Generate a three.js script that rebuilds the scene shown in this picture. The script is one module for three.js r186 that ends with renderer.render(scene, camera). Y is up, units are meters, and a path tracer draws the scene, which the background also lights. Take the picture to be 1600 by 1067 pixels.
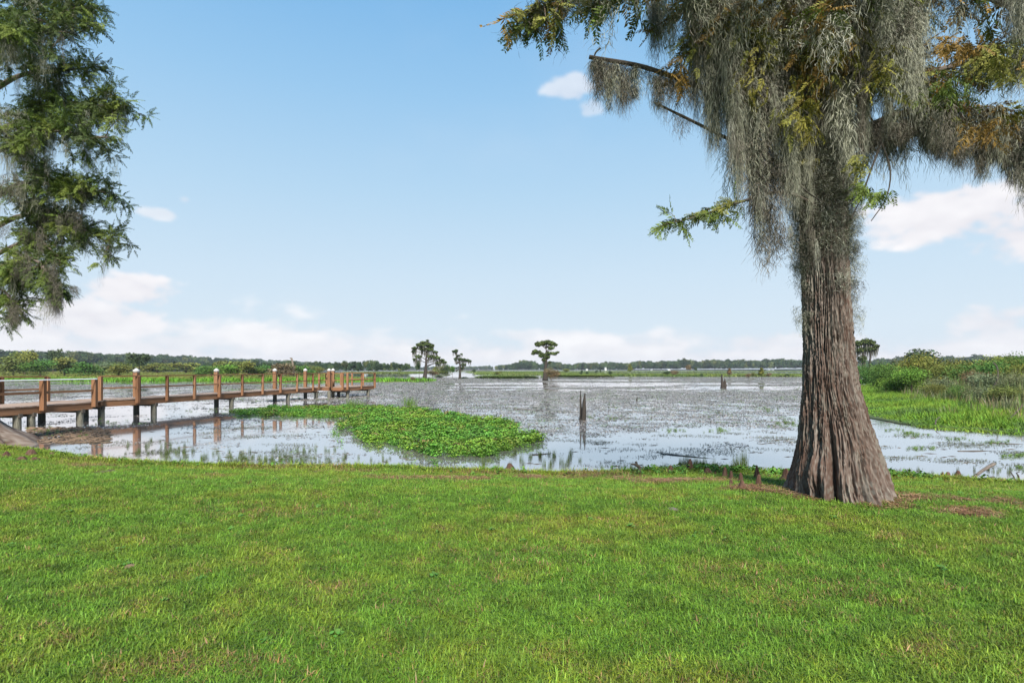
import * as THREE from 'three';
import { ImprovedNoise } from 'three/addons/math/ImprovedNoise.js';
import { RoundedBoxGeometry } from 'three/addons/geometries/RoundedBoxGeometry.js';

// ---------------------------------------------------------------- camera, sky, sun, exposure
const F = 873, HZ = 576.5, EYE = 2.1, CX = 800;          // focal length and horizon in photograph pixels, eye height above the water
const scene = new THREE.Scene();
const camera = new THREE.PerspectiveCamera(2 * Math.atan(533.5 / F) * 180 / Math.PI, 1024 / 682, 0.1, 6000);
camera.position.set(0, EYE, 0);
camera.lookAt(0, EYE, -10);
camera.setViewOffset(1600, 1067, 0, -43, 1600, 1067);

const renderer = new THREE.WebGLRenderer({ antialias: true });
renderer.toneMapping = THREE.LinearToneMapping;
const EXPO = 2.4;
renderer.toneMappingExposure = EXPO;
renderer.shadowMap.enabled = true;

const pn = new ImprovedNoise();
const n3 = (x, y, z) => pn.noise(x + 37.3, y + 11.7, z + 5.1);
const fbm = (x, y, z, o = 4) => { let s = 0, a = 0.5, f = 1; for (let i = 0; i < o; i++) { s += a * n3(x * f, y * f, z * f); a *= 0.5; f *= 2.03; } return s; };
const sm = (a, b, x) => { const t = Math.min(1, Math.max(0, (x - a) / (b - a))); return t * t * (3 - 2 * t); };
const mix = (a, b, t) => a + (b - a) * t;
const clamp = (x, a, b) => Math.min(b, Math.max(a, x));
const lin = (c) => Math.pow(c / 255, 2.2);
function rngOf(seed) { let a = (seed * 2654435761) >>> 0; return () => { a = (a + 0x6D2B79F5) | 0; let t = Math.imul(a ^ (a >>> 15), 1 | a); t = (t + Math.imul(t ^ (t >>> 7), 61 | t)) ^ t; return ((t ^ (t >>> 14)) >>> 0) / 4294967296; }; }

{ // computed sky: blue, paler towards the horizon, fair-weather clouds low down
  const W = 2048, H = 1024, data = new Float32Array(W * H * 4);
  const stops = [[-90, 150, 158, 165], [-1, 214, 224, 234], [0, 221, 232, 243], [4, 217, 233, 246], [9, 206, 228, 246], [17, 182, 216, 243], [26, 153, 200, 239], [34, 127, 184, 233], [50, 98, 160, 219], [90, 84, 146, 208]];
  const base = (el) => { let i = 0; while (i < stops.length - 2 && el > stops[i + 1][0]) i++; const a = stops[i], b = stops[i + 1], t = clamp((el - a[0]) / (b[0] - a[0]), 0, 1); return [1, 2, 3].map((k) => mix(lin(a[k]), lin(b[k]), t)); };
  const D = (px, py) => { const X = (px - CX) / F, Y = (HZ - py) / F; return [Math.atan(X) * 57.2958, Math.atan(Y / Math.hypot(1, X)) * 57.2958]; };
  const blobs = [[205, 455, 85, 30, 1], [130, 500, 150, 42, .95], [60, 480, 70, 40, .9], [30, 520, 140, 40, .8], [300, 535, 120, 16, .7], [1490, 335, 165, 50, 1.05], [1580, 360, 130, 55, 1], [1400, 350, 70, 32, .8],
    [895, 138, 44, 20, .62], [925, 165, 25, 14, .45], [247, 334, 32, 9, .6], [287, 312, 10, 5, .4], [1560, 505, 110, 38, .8], [1200, 535, 120, 20, .7], [850, 525, 80, 12, .6], [450, 535, 110, 15, .7]].map(([x, y, w, h, s]) => { const c = D(x, y); return [c[0], c[1], w / F * 57.3 * Math.cos(c[0] / 57.3) ** 2, h / F * 57.3 * Math.cos(c[0] / 57.3), s]; });
  for (let j = 0; j < H; j++) {
    const el = ((j + .5) / H - .5) * 180, b = base(el);
    for (let i = 0; i < W; i++) {
      const phi = ((i + .5) / W - .5) * 2 * Math.PI, o = (j * W + i) * 4, c = Math.cos(el / 57.2958);
      const x = Math.cos(phi) * c, z = Math.sin(phi) * c, y = Math.sin(el / 57.2958);
      let d = 0, shade = 0;
      if (el > -2) {
        const az = Math.atan2(x, -z) * 57.2958;
        const w1 = el < 45 ? fbm(x * 6, y * 16, z * 6, 5) : 0, w2 = el < 45 ? fbm(x * 22 + 3, y * 44, z * 22, 3) : 0, w3 = el < 45 ? fbm(x * 70, y * 110, z * 70, 3) : 0;
        // low band along the horizon, its top uneven
        d = .88 * sm(1.6, -1.4, el - 2.9 - w1 * 6.5 - w2 * 1.6 - w3 * .8);
        for (const q of blobs) { const dx = (az - q[0]) / q[2], dy = (el - q[1]) / q[3]; const r = dx * dx + dy * dy; if (r < 5) d = Math.max(d, q[4] * sm(-.05, .6, .98 - r + w1 * 1.7 + w2 * 1.2 + w3 * .6)); }
        if (Math.abs(az) > 50) d = Math.max(d, .9 * sm(.12, .42, fbm(x * 3 + 9, y * 9, z * 3, 5) - Math.abs(el - 16) * .02));   // the same kind of clouds all round
        // thin high veil
        const v = fbm(x * 2.2, y * 4, z * 2.2 + 4, 4);
        d = Math.max(d, .1 * sm(.0, .5, v));
        shade = clamp(w1 * .5 + w2 * .4, -.2, .25);
      }
      d = clamp(d, 0, 1);
      const cl = [lin(243 + shade * 50), lin(242 + shade * 50), lin(247 + shade * 40)];
      for (let k = 0; k < 3; k++) data[o + k] = mix(b[k], cl[k], d) / EXPO;
      data[o + 3] = 1;
    }
  }
  const t = new THREE.DataTexture(data, W, H, THREE.RGBAFormat, THREE.FloatType);
  t.mapping = THREE.EquirectangularReflectionMapping; t.magFilter = THREE.LinearFilter; t.minFilter = THREE.LinearFilter; t.needsUpdate = true;
  scene.background = t; scene.environment = t;
}
const sun = new THREE.DirectionalLight(new THREE.Color(1, .94, .84), 3.7);
sun.position.set(5, 50, 42); sun.target.position.set(0, 0, -12);
sun.castShadow = true; sun.shadow.radius = 24; sun.shadow.mapSize.set(2048, 2048);
Object.assign(sun.shadow.camera, { left: -60, right: 60, top: 60, bottom: -60, near: 1, far: 200 });
scene.add(sun, sun.target);

// ---------------------------------------------------------------- helpers
const V = (x, y, z) => new THREE.Vector3(x, y, z);
const P = (px, py, d) => V((px - CX) / F * d, EYE - (py - HZ) / F * d, -d);          // a place in the world from a pixel and its distance
const onY = (px, py, y = 0) => { const d = (EYE - y) * F / (py - HZ); return V((px - CX) / F * d, y, -d); };
const names = new Map();
function numbered(n) { const k = names.get(n) ?? 0; names.set(n, k + 1); return k ? n + '_' + String(k).padStart(3, '0') : n; }
function tag(o, label, category, group, kind) { if (label) o.userData.label = label; if (category) o.userData.category = category; if (group) o.userData.group = group; if (kind) o.userData.kind = kind; return o; }
function top(o, name) { o.name = numbered(name); scene.add(o); return o; }
function mesh(name, g, m, parent) { const o = new THREE.Mesh(g, m); o.castShadow = o.receiveShadow = true; o.name = name; if (parent) parent.add(o); return o; }
function inst(name, g, m, mats, cols, parent) {
  const o = new THREE.InstancedMesh(g, m, mats.length); o.castShadow = o.receiveShadow = true; o.name = name;
  const c = new THREE.Color();
  mats.forEach((q, i) => { o.setMatrixAt(i, q); if (cols) o.setColorAt(i, c.setRGB(...cols[i])); });
  if (parent) parent.add(o); return o;
}
const std = (r, g, b, rough = .85, extra = {}) => { const m = new THREE.MeshPhysicalMaterial({ roughness: rough, side: THREE.DoubleSide, specularIntensity: .5, ...extra }); m.color.setRGB(r, g, b); return m; };
const vcol = (rough = .85, extra = {}) => std(1, 1, 1, rough, { vertexColors: true, ...extra });

class GB { // collects vertices and triangles
  constructor() { this.p = []; this.c = []; this.i = []; this.u = []; }
  v(x, y, z, c = [1, 1, 1], u = 0, w = 0) { this.p.push(x, y, z); this.c.push(c[0], c[1], c[2]); this.u.push(u, w); return this.p.length / 3 - 1; }
  t(a, b, c) { this.i.push(a, b, c); }
  q(a, b, c, d) { this.i.push(a, b, c, a, c, d); }
  tube(pts, rad, sides = 7, col = () => [1, 1, 1], bump = 0, cap = true) {
    const n = pts.length; let nx = V(1, 0, 0); const rings = []; let len = 0;
    for (let k = 0; k < n; k++) {
      const t = (k < n - 1 ? pts[k + 1] : pts[k]).clone().sub(k > 0 ? pts[k - 1] : pts[k]).normalize();
      if (k === 0) { nx = Math.abs(t.x) < .8 ? V(1, 0, 0) : V(0, 0, 1); } else len += pts[k].distanceTo(pts[k - 1]);
      nx = nx.sub(t.clone().multiplyScalar(nx.dot(t))).normalize();
      const bn = t.clone().cross(nx), ring = [], r0 = rad(k / (n - 1), k);
      for (let s = 0; s <= sides; s++) {
        const a = (s % sides) / sides * 2 * Math.PI, p = pts[k];
        const r = r0 * (1 + bump * n3(p.x * 3 + Math.cos(a) * 1.4, len * 3, p.z * 3 + Math.sin(a) * 1.4));
        const ca = Math.cos(a) * r, sa = Math.sin(a) * r;
        ring.push(this.v(p.x + nx.x * ca + bn.x * sa, p.y + nx.y * ca + bn.y * sa, p.z + nx.z * ca + bn.z * sa, col(k / (n - 1), a), s / sides, len));
      }
      rings.push(ring);
    }
    for (let k = 0; k < n - 1; k++) for (let s = 0; s < sides; s++) this.q(rings[k][s], rings[k][s + 1], rings[k + 1][s + 1], rings[k + 1][s]);
    if (cap) for (const e of [0, n - 1]) { const p = pts[e], m = this.v(p.x, p.y, p.z, col(e ? 1 : 0, 0), .5, len); for (let s = 0; s < sides; s++) e ? this.t(rings[e][s], rings[e][s + 1], m) : this.t(rings[e][s + 1], rings[e][s], m); }
    return this;
  }
  build(flat = false) {
    const g = new THREE.BufferGeometry();
    g.setAttribute('position', new THREE.Float32BufferAttribute(this.p, 3)); g.setAttribute('color', new THREE.Float32BufferAttribute(this.c, 3)); g.setAttribute('uv', new THREE.Float32BufferAttribute(this.u, 2));
    g.setIndex(this.i); g.computeVertexNormals(); return g;
  }
}
const curve = (pts, n) => new THREE.CatmullRomCurve3(pts).getPoints(n);
const M4 = (p, q, s) => new THREE.Matrix4().compose(p, q, typeof s === 'number' ? V(s, s, s) : s);
const eul = (x, y, z, o = 'YXZ') => new THREE.Quaternion().setFromEuler(new THREE.Euler(x, y, z, o));
const inPoly = (poly, x, y) => { let c = false; for (let i = 0, j = poly.length - 1; i < poly.length; j = i++) { const [a, b] = poly[i], [e, f] = poly[j]; if ((b > y) !== (f > y) && x < (e - a) * (y - b) / (f - b) + a) c = !c; } return c; };
const lerpTab = (t, x) => { if (x <= t[0][0]) return t[0][1]; for (let i = 1; i < t.length; i++) if (x <= t[i][0]) return mix(t[i - 1][1], t[i][1], (x - t[i - 1][0]) / (t[i][0] - t[i - 1][0])); return t[t.length - 1][1]; };
function noiseTex(w, h, fn, srgb = false) { // fn(u, v) -> [r, g, b] 0..1
  const d = new Uint8Array(w * h * 4);
  for (let j = 0; j < h; j++) for (let i = 0; i < w; i++) { const c = fn(i / w, j / h), o = (j * w + i) * 4; for (let k = 0; k < 3; k++) d[o + k] = clamp(c[k], 0, 1) * 255; d[o + 3] = 255; }
  const t = new THREE.DataTexture(d, w, h); t.wrapS = t.wrapT = THREE.RepeatWrapping; t.magFilter = THREE.LinearFilter; if (srgb) t.colorSpace = THREE.SRGBColorSpace; t.needsUpdate = true; return t;
}
const tileN = (u, v, fu, fv, seed) => { // noise that tiles over the unit square
  const a = u * 2 * Math.PI, b = v * 2 * Math.PI; return n3(Math.cos(a) * fu / 6.28 + seed, Math.sin(a) * fu / 6.28 + Math.cos(b) * fv / 6.28, Math.sin(b) * fv / 6.28 - seed);
};

// ---------------------------------------------------------------- ground, water
const SH = [[-60, 60], [-34, 34], [-26, 27], [-21, 21], [-17, 16.6], [-13.4, 14.6], [-11.5, 13.7], [-9.6, 12.6], [-7.6, 12.0], [-5.3, 11.6], [-3.3, 11.6], [-1.3, 11.25], [.9, 10.8], [2.5, 11], [3.9, 11.3], [5.3, 10.8], [7.3, 10.6], [8.3, 10.3], [9.1, 9.9], [12, 9.3], [20, 8], [60, 4], [400, 0]];
const shoreD = (x) => lerpTab(SH, x) + .12 * n3(x * 1.3, 0, 3) + .07 * n3(x * 4.1, 2, 0);
function groundH(x, d) {
  const s = shoreD(x) - d;
  if (s < 0) return Math.max(-.9, .035 + s * .3);
  return .035 + .06 * sm(0, .25, s) + .33 * sm(.0, 4.2, s) + .1 * sm(3, 11, s) + .018 * n3(x * .8, d * .8, 1) * sm(.3, 2, s) + .012 * n3(x * 2.6, d * 2.6, 7) * sm(.2, 1, s);
}
// bare, dry places in the lawn, from the photograph (pixel centre, half-width, half-height, strength)
const bare = [[700, 750, 90, 9, .9], [600, 748, 40, 7, .6], [835, 746, 45, 10, .9], [900, 748, 40, 7, .6], [1060, 752, 75, 10, 1], [980, 748, 50, 7, .7], [1170, 764, 45, 8, 1], [1130, 752, 40, 7, .6], [1440, 778, 80, 14, .6], [1520, 802, 60, 12, .55], [1380, 792, 50, 8, .6], [1590, 790, 60, 16, .5], [140, 729, 90, 6, .55], [420, 733, 80, 5, .5], [545, 738, 60, 6, .5], [330, 745, 60, 6, .3], [1340, 782, 60, 6, .9], [1310, 778, 95, 10, .55], [1220, 766, 40, 8, .6], [760, 741, 70, 5, .8], [930, 743, 80, 5, .7], [1250, 748, 60, 5, .6], [480, 733, 90, 4, .6],
  [800, 870, 160, 18, .22], [480, 800, 200, 16, .2], [1300, 930, 180, 30, .22], [330, 1040, 120, 30, .25], [1150, 900, 120, 22, .2], [640, 930, 130, 22, .15]].map(([x, y, w, h, s]) => { let d = 9, gh = .3; for (let k = 0; k < 6; k++) { d = (EYE - gh) * F / (y - HZ); gh = groundH((x - CX) / F * d, d); } return { x: (x - CX) / F * d, d, w: w / F * d, h: h / F * d * d / (EYE - gh) , s }; });
function bareAt(x, d) { let b = 0; const n = fbm(x * 1.7, d * 1.7, 2, 3) * 1.6 + fbm(x * 7, d * 7, 6, 2) * 1.2; for (const q of bare) { const r = ((x - q.x) / q.w) ** 2 + ((d - q.d) / q.h) ** 2; if (r < 3) b = Math.max(b, q.s * sm(-.1, .9, 1 - r + n)); } return b; }
{
  const N = 330, xs = [], ds = [];
  for (let i = 0; i <= N; i++) { const u = i / N * 2 - 1; xs.push(Math.sign(u) * (Math.abs(u) < .8 ? Math.abs(u) / .8 * 24 : 24 + 3000 * ((Math.abs(u) - .8) / .2) ** 3)); }
  for (let j = 0; j <= N; j++) { const u = j / N; ds.push(u < .85 ? -6 + u / .85 * 24 : 18 + 4000 * ((u - .85) / .15) ** 3); }
  ds.unshift(-3000, -400, -60, -15);
  const b = new GB(), W = xs.length;
  for (const d of ds) for (const x of xs) {
    const h = groundH(x, d), far = sm(900, 1000, d), br = d > 0 && d < 20 && Math.abs(x) < 20 ? bareAt(x, d) : 0, w = fbm(x * 1.1, d * 1.1, 9, 3);
    const mud = h < .05 ? 1 : 0;
    const c = mud ? [.075, .06, .045] : [mix(.065, .19, br) + w * .02, mix(.125, .125, br) + w * .03, mix(.018, .07, br)];
    b.v(x, mix(h, .6, far), -d, c, x, d);
  }
  for (let j = 0; j < ds.length - 1; j++) for (let i = 0; i < W - 1; i++) b.q(j * W + i, j * W + i + 1, (j + 1) * W + i + 1, (j + 1) * W + i);
  const tex = noiseTex(512, 512, (u, v) => { const a = tileN(u, v, 40, 40, 3) * .5 + tileN(u, v, 150, 150, 8) * .7; const g = .72 + a * .45; return [g, g, g]; }, false);
  tag(top(mesh('', b.build(), vcol(.95, { map: tex })), 'ground'), 'mown lawn sloping down to the lake', 'lawn', null, 'structure');
}
{
  const bump = noiseTex(1024, 1024, (u, v) => { const a = .5 + .28 * tileN(u, v, 26, 60, 1) + .2 * tileN(u, v, 70, 150, 4); return [a, a, a]; });
  bump.repeat.set(1 / 9, 1 / 9);
  const g = new THREE.BufferGeometry(), S = 3500;
  g.setAttribute('position', new THREE.Float32BufferAttribute([-S, 0, 60, S, 0, 60, S, 0, -960, -S, 0, -960], 3)); g.setAttribute('uv', new THREE.Float32BufferAttribute([-S, -60, S, -60, S, 960, -S, 960], 2)); g.setIndex([0, 1, 2, 0, 2, 3]); g.computeVertexNormals();
  const m = std(.2, .18, .178, .08, { ior: 2.0, specularIntensity: 1, clearcoat: 1, clearcoatRoughness: .05, bumpMap: bump, bumpScale: .0016 });
  tag(top(mesh('', g, m), 'lake_water'), 'calm lake reflecting pale sky', 'water', null, 'structure');
}

// ---------------------------------------------------------------- big cypress on the lawn
const mossGreen = [.21, .213, .165], mossBrown = [.125, .113, .093];
const barkTex = noiseTex(256, 256, (u, v) => { const a = tileN(u, v, 60, 9, 2), b = tileN(u, v, 120, 20, 6), g = .68 + a * .5 + b * .35; return [g, g * .96, g * .92]; });
barkTex.repeat.set(1, .8);
const barkBump = noiseTex(256, 256, (u, v) => { const a = tileN(u, v, 60, 9, 2), g = .5 + a * .6; return [g, g, g]; }); barkBump.repeat.set(1, .8);
const barkMat = std(.25, .215, .185, .95, { map: barkTex, bumpMap: barkBump, bumpScale: .012 });
const deadMat = std(.13, .115, .1, .95, { map: barkTex, bumpMap: barkBump, bumpScale: .01 });
const lakeWood = std(.06, .052, .045, .95, { map: barkTex });
const twigMat = std(.1, .075, .055, .95);

// one hanging tuft of Spanish moss, unit length, hanging from the origin
function mossGeo(seed, strands = 46, rad = .12, curl = 1, long = 1) {
  const r = rngOf(seed), b = new GB();
  for (let s = 0; s < strands; s++) {
    const y0 = -Math.pow(r(), 1.5) * .62, L = (.24 + r() * .5) * (1 + y0 * .3) * long, n = 8, a0 = r() * 6.28, rr = rad * Math.sqrt(r()) * (1 + y0 * .55);
    let p = V(Math.cos(a0) * rr, y0, Math.sin(a0) * rr), dir = V((r() - .5) * 1.6, -1 + r() * .7, (r() - .5) * 1.6);
    const w = .0026 + r() * .0028, ph = r() * 6, t = .72 + r() * .56, c = [t, t, t * (.92 + r() * .12)];
    let prev = null;
    for (let k = 0; k <= n; k++) {
      const side = V(Math.cos(ph + k * .9), .3 * Math.sin(k * 2 + ph), Math.sin(ph + k * .9)).multiplyScalar(w * (1 - .75 * k / n));
      const i0 = b.v(p.x - side.x, p.y - side.y, p.z - side.z, c), i1 = b.v(p.x + side.x, p.y + side.y, p.z + side.z, c);
      if (prev) b.q(prev[0], prev[1], i1, i0);
      prev = [i0, i1];
      dir.x += (r() - .5) * 1.5 * curl; dir.z += (r() - .5) * 1.5 * curl; dir.y += (-1 - dir.y) * .3 + (r() - .5) * .9 * curl; 
      p = p.clone().addScaledVector(dir.clone().normalize(), L / n);
      const rp = Math.hypot(p.x, p.z), lim = rad * (1.25 + p.y * .8); if (rp > lim && lim > 0) { p.x *= .8; p.z *= .8; }
    }
  }
  return b.build();
}
const mossVar = [mossGeo(1, 66, .1, .72, 1.1), mossGeo(2, 66, .085, .62, 1.2), mossGeo(3, 64, .15, 1.1), mossGeo(4, 50, .055, .55, 1.1), mossGeo(5, 60, .13, 1.2), mossGeo(6, 76, .19, 1.5)];
const mossMat = vcol(.95, { specularIntensity: .15 });
class MossBag { // gathers tufts, then makes one instanced part for each shape of tuft
  constructor(seed) { this.r = rngOf(seed); this.m = mossVar.map(() => []); this.c = mossVar.map(() => []); }
  add(p, L, wide = 1, col = null, k = null) {
    const r = this.r; k ??= Math.floor(r() * mossVar.length);
    this.m[k].push(M4(p, eul((r() - .5) * .25, r() * 6.28, (r() - .5) * .25), V(wide, L, wide)));
    const t = r(), j = .75 + r() * .5, mc = col ?? (t < .72 ? mossGreen : t < .9 ? mossBrown : [.28, .28, .235]);
    this.c[k].push(mc.map((q) => q * j));
  }
  build(parent) { mossVar.forEach((g, k) => { if (this.m[k].length) tag(inst('spanish_moss', g, mossMat, this.m[k], this.c[k], parent), null, null, null, 'stuff'); }); }
}
// a feathery cypress spray, unit length along +x, drooping leaflets on both sides
function sprayGeo(seed, n = 12, leaf = .27, wid = .042) {
  const r = rngOf(seed), b = new GB(), br = [.5, .4, .3];
  let last = null;
  for (let k = 0; k <= 5; k++) { const x = k / 5, y = -.22 * x * x, i0 = b.v(x, y, -.006, br), i1 = b.v(x, y, .006, br); if (last) b.q(last[0], last[1], i1, i0); last = [i0, i1]; }
  for (let k = 0; k < n; k++) for (const s of [-1, 1]) {
    const x = (k + .3 + r() * .5) / n, y = -.22 * x * x, L = leaf * (1 - .55 * x) * (.75 + r() * .5), a = .7 + r() * .5, dr = -.15 - r() * .55;
    const dx = Math.cos(a) * L, dz = s * Math.sin(a) * L, dy = dr * L, t = .75 + r() * .5, c = [t, t, t];
    const nx = -Math.sin(a) * s * wid, nz = Math.cos(a) * wid, tw = (r() - .5) * wid;
    const p0 = b.v(x, y, 0, c), p1 = b.v(x + dx * .5 + nx * .8, y + dy * .35 + tw, dz * .5 + nz * .8, c), p2 = b.v(x + dx, y + dy, dz, c), p3 = b.v(x + dx * .5 - nx * .8, y + dy * .35 - tw, dz * .5 - nz * .8, c);
    b.q(p0, p1, p2, p3);
  }
  return b.build();
}
const sprayVar = [sprayGeo(11), sprayGeo(12, 14, .3, .04), sprayGeo(13, 10, .32, .05)];
const sprayMat = vcol(.7, { specularIntensity: .3, transmission: .25 });
class SprayBag {
  constructor(seed) { this.r = rngOf(seed); this.m = sprayVar.map(() => []); this.c = sprayVar.map(() => []); }
  add(p, dir, L, col) { const r = this.r, k = Math.floor(r() * 3), q = new THREE.Quaternion().setFromUnitVectors(V(1, 0, 0), dir.clone().normalize()).multiply(eul((r() - .5) * 1.6, 0, 0)); this.m[k].push(M4(p, q, L)); const j = .7 + r() * .6; this.c[k].push(col.map((x) => x * j)); }
  build(parent) { sprayVar.forEach((g, k) => { if (this.m[k].length) tag(inst('foliage', g, sprayMat, this.m[k], this.c[k], parent), null, null, null, 'stuff'); }); }
}
function fluted(profile, axis, H, seed, opt) { // trunk with buttresses and stripy bark; profile(h) radius, axis(h) [x, z]
  const b = new GB(), NA = opt.na, NH = opt.nh;
  for (let j = 0; j <= NH; j++) {
    const h = opt.hi ? (j < NH * .88 ? j / (NH * .88) * opt.hi : mix(opt.hi, H, (j / NH - .88) / .12)) : Math.pow(j / NH, 1.25) * H, R = profile(h), [ax, az] = axis(h);
    const fl = .1 * sm(2.4, 0, h) + .24 * sm(.75, 0, h) + .03;
    for (let i = 0; i <= NA; i++) {
      const a = (i % NA) / NA * 2 * Math.PI, ca = Math.cos(a), sa = Math.sin(a);
      const big = n3(ca * 2.1 + seed, h * .22, sa * 2.1) * 1.3 + .8 * n3(ca * 4.4, h * .3 + seed, sa * 4.4) + .1;
      let g = 0; for (const [ga, gw, gd] of opt.grooves ?? []) { let da = Math.abs(((a - ga - .06 * n3(h * 1.1, ga, 1)) + 9.4248) % 6.2832 - 3.1416); g -= gd * Math.exp(-da * da / (gw * gw)) * sm(1.9, .2, h); }
      const wv = .1 * n3(a * 2, h * 1.3, seed), cw = Math.cos(a + wv), sw = Math.sin(a + wv), k1 = n3(cw * 15, h * 1.3, sw * 15 + seed), k2 = n3(cw * 34, h * 3.2 + seed, sw * 34), k3 = n3(ca * 66, h * 12, sa * 66 + seed), k4 = opt.hi ? n3(cw * 78 + 3, h * 5, sw * 78) : 0;
      const strip = (.5 - Math.abs(k1) * 2) * .036 + (.4 - Math.abs(k2) * 1.6) * .03 + (.3 - Math.abs(k4) * 1.3) * .02 + k3 * .008;
      let bulge = 0; for (const [ba, bh, bw, bd] of opt.bulges ?? []) { let da = ((a - ba) + 9.4248) % 6.2832 - 3.1416; bulge += bd * Math.exp(-(da * da) / (bw * bw) - ((h - bh) / .22) ** 2); }
      const r = R * (1 + fl * big + g) + strip + bulge;
      // colour of the bark fibres: silver-grey weathered strips over red-brown bark
      const q1 = n3(cw * 30 + 5, h * 3, sw * 30), q2 = n3(cw * 74, h * 8 + 9, sw * 74), q3 = fbm(ca * 1.8 + 2, h * .7, sa * 1.8 + 7, 3), q4 = n3(ca * 70, h * 16, sa * 70 + 3);
      const w = sm(-.45, .8, q1 * .45 + q2 * .6 + q4 * .6 + q3 * .7 + (opt.grey ? .22 * sm(.9, 2.2, h + q3 * 2 + q1) : 0)), lch = sm(.15, .4, n3(ca * 5, h * 3, sa * 5 + 20) + q4 * .5) * .35;
      let c = [mix(.085, .2, w), mix(.054, .172, w), mix(.042, .15, w)];
      c = [mix(c[0], .2, lch), mix(c[1], .2, lch), mix(c[2], .17, lch)];
      b.v(ax + ca * r, h + (opt.y0 ?? 0), az + sa * r, c, i / NA, h);
    }
  }
  for (let j = 0; j < NH; j++) for (let i = 0; i < NA; i++) { const k = j * (NA + 1) + i; b.q(k, k + NA + 1, k + NA + 2, k + 1); }
  return b.build();
}
function addTwigs(limb, o) { // side twigs with sprays and moss along a limb; o: from, count, len, spray, moss, cols, rad
  const r = o.r, n = limb.length - 1;
  for (let k = 0; k < o.count; k++) {
    const u = mix(o.from ?? .2, 1, r()), i = Math.min(n - 1, Math.floor(u * n)), p = limb[i].clone().lerp(limb[i + 1], u * n - i), along = limb[i + 1].clone().sub(limb[i]).normalize();
    const dir = V((r() - .5) * 2, (r() - .35) * (o.pom ? 1.9 : .9), (r() - .5) * 2).normalize().multiplyScalar(.9).add(along.multiplyScalar(.7)).normalize();
    const L = o.len * (.4 + r() * .8), m = 6, pts = [p]; let q = p.clone(), dd = dir.clone();
    for (let s = 0; s < m; s++) { dd.y -= (o.droop ?? .12) * (.4 + r()); dd.x += (r() - .5) * .4; dd.z += (r() - .5) * .4; dd.normalize(); q = q.clone().addScaledVector(dd, L / m); pts.push(q); }
    o.twigs.tube(pts, (t) => mix(o.rad ?? .012, .003, t), 4, () => [1, 1, 1], 0, false);
    const col = o.cols[Math.floor(r() * o.cols.length)];
    for (let s = 0; s < o.spray; s++) { const t = Math.pow(r(), .7) * m, ii = Math.min(m - 1, Math.floor(t)), pp = pts[ii].clone().lerp(pts[ii + 1], t - ii); o.sprays.add(pp, V((r() - .5) * 2, -.7 + r() * 1.1, (r() - .5) * 2).add(pts[ii + 1].clone().sub(pts[ii]).normalize().multiplyScalar(.8)), (o.sprayLen ?? .28) * (.6 + r() * .8), col); }
    if (o.pom) for (const e of [m, m - 2]) { const cR = o.pom * (.6 + r() * .7), cc = pts[e]; for (let s = 0; s < 11; s++) { const dv = V(r() - .5, (r() - .45) * .8, r() - .5).normalize(); o.sprays.add(cc.clone().addScaledVector(dv, cR * r() * .8), dv.clone().add(V(0, -.3, 0)), (o.sprayLen ?? .28) * (.45 + r() * .5), col); } }
    for (let s = 0; s < o.moss; s++) { if (r() < .4) continue; const t = r() * m, ii = Math.min(m - 1, Math.floor(t)); o.mossBag.add(pts[ii].clone().lerp(pts[ii + 1], t - ii), (o.mossLen ?? .5) * (.4 + r()), (o.mossWide ?? 1) * (.7 + r() * .6)); }
  }
}
const goldF = [.19, .175, .03], greenF = [.11, .155, .03], oliveF = [.17, .175, .035], rustF = [.2, .125, .028], darkF = [.062, .09, .026];
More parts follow.
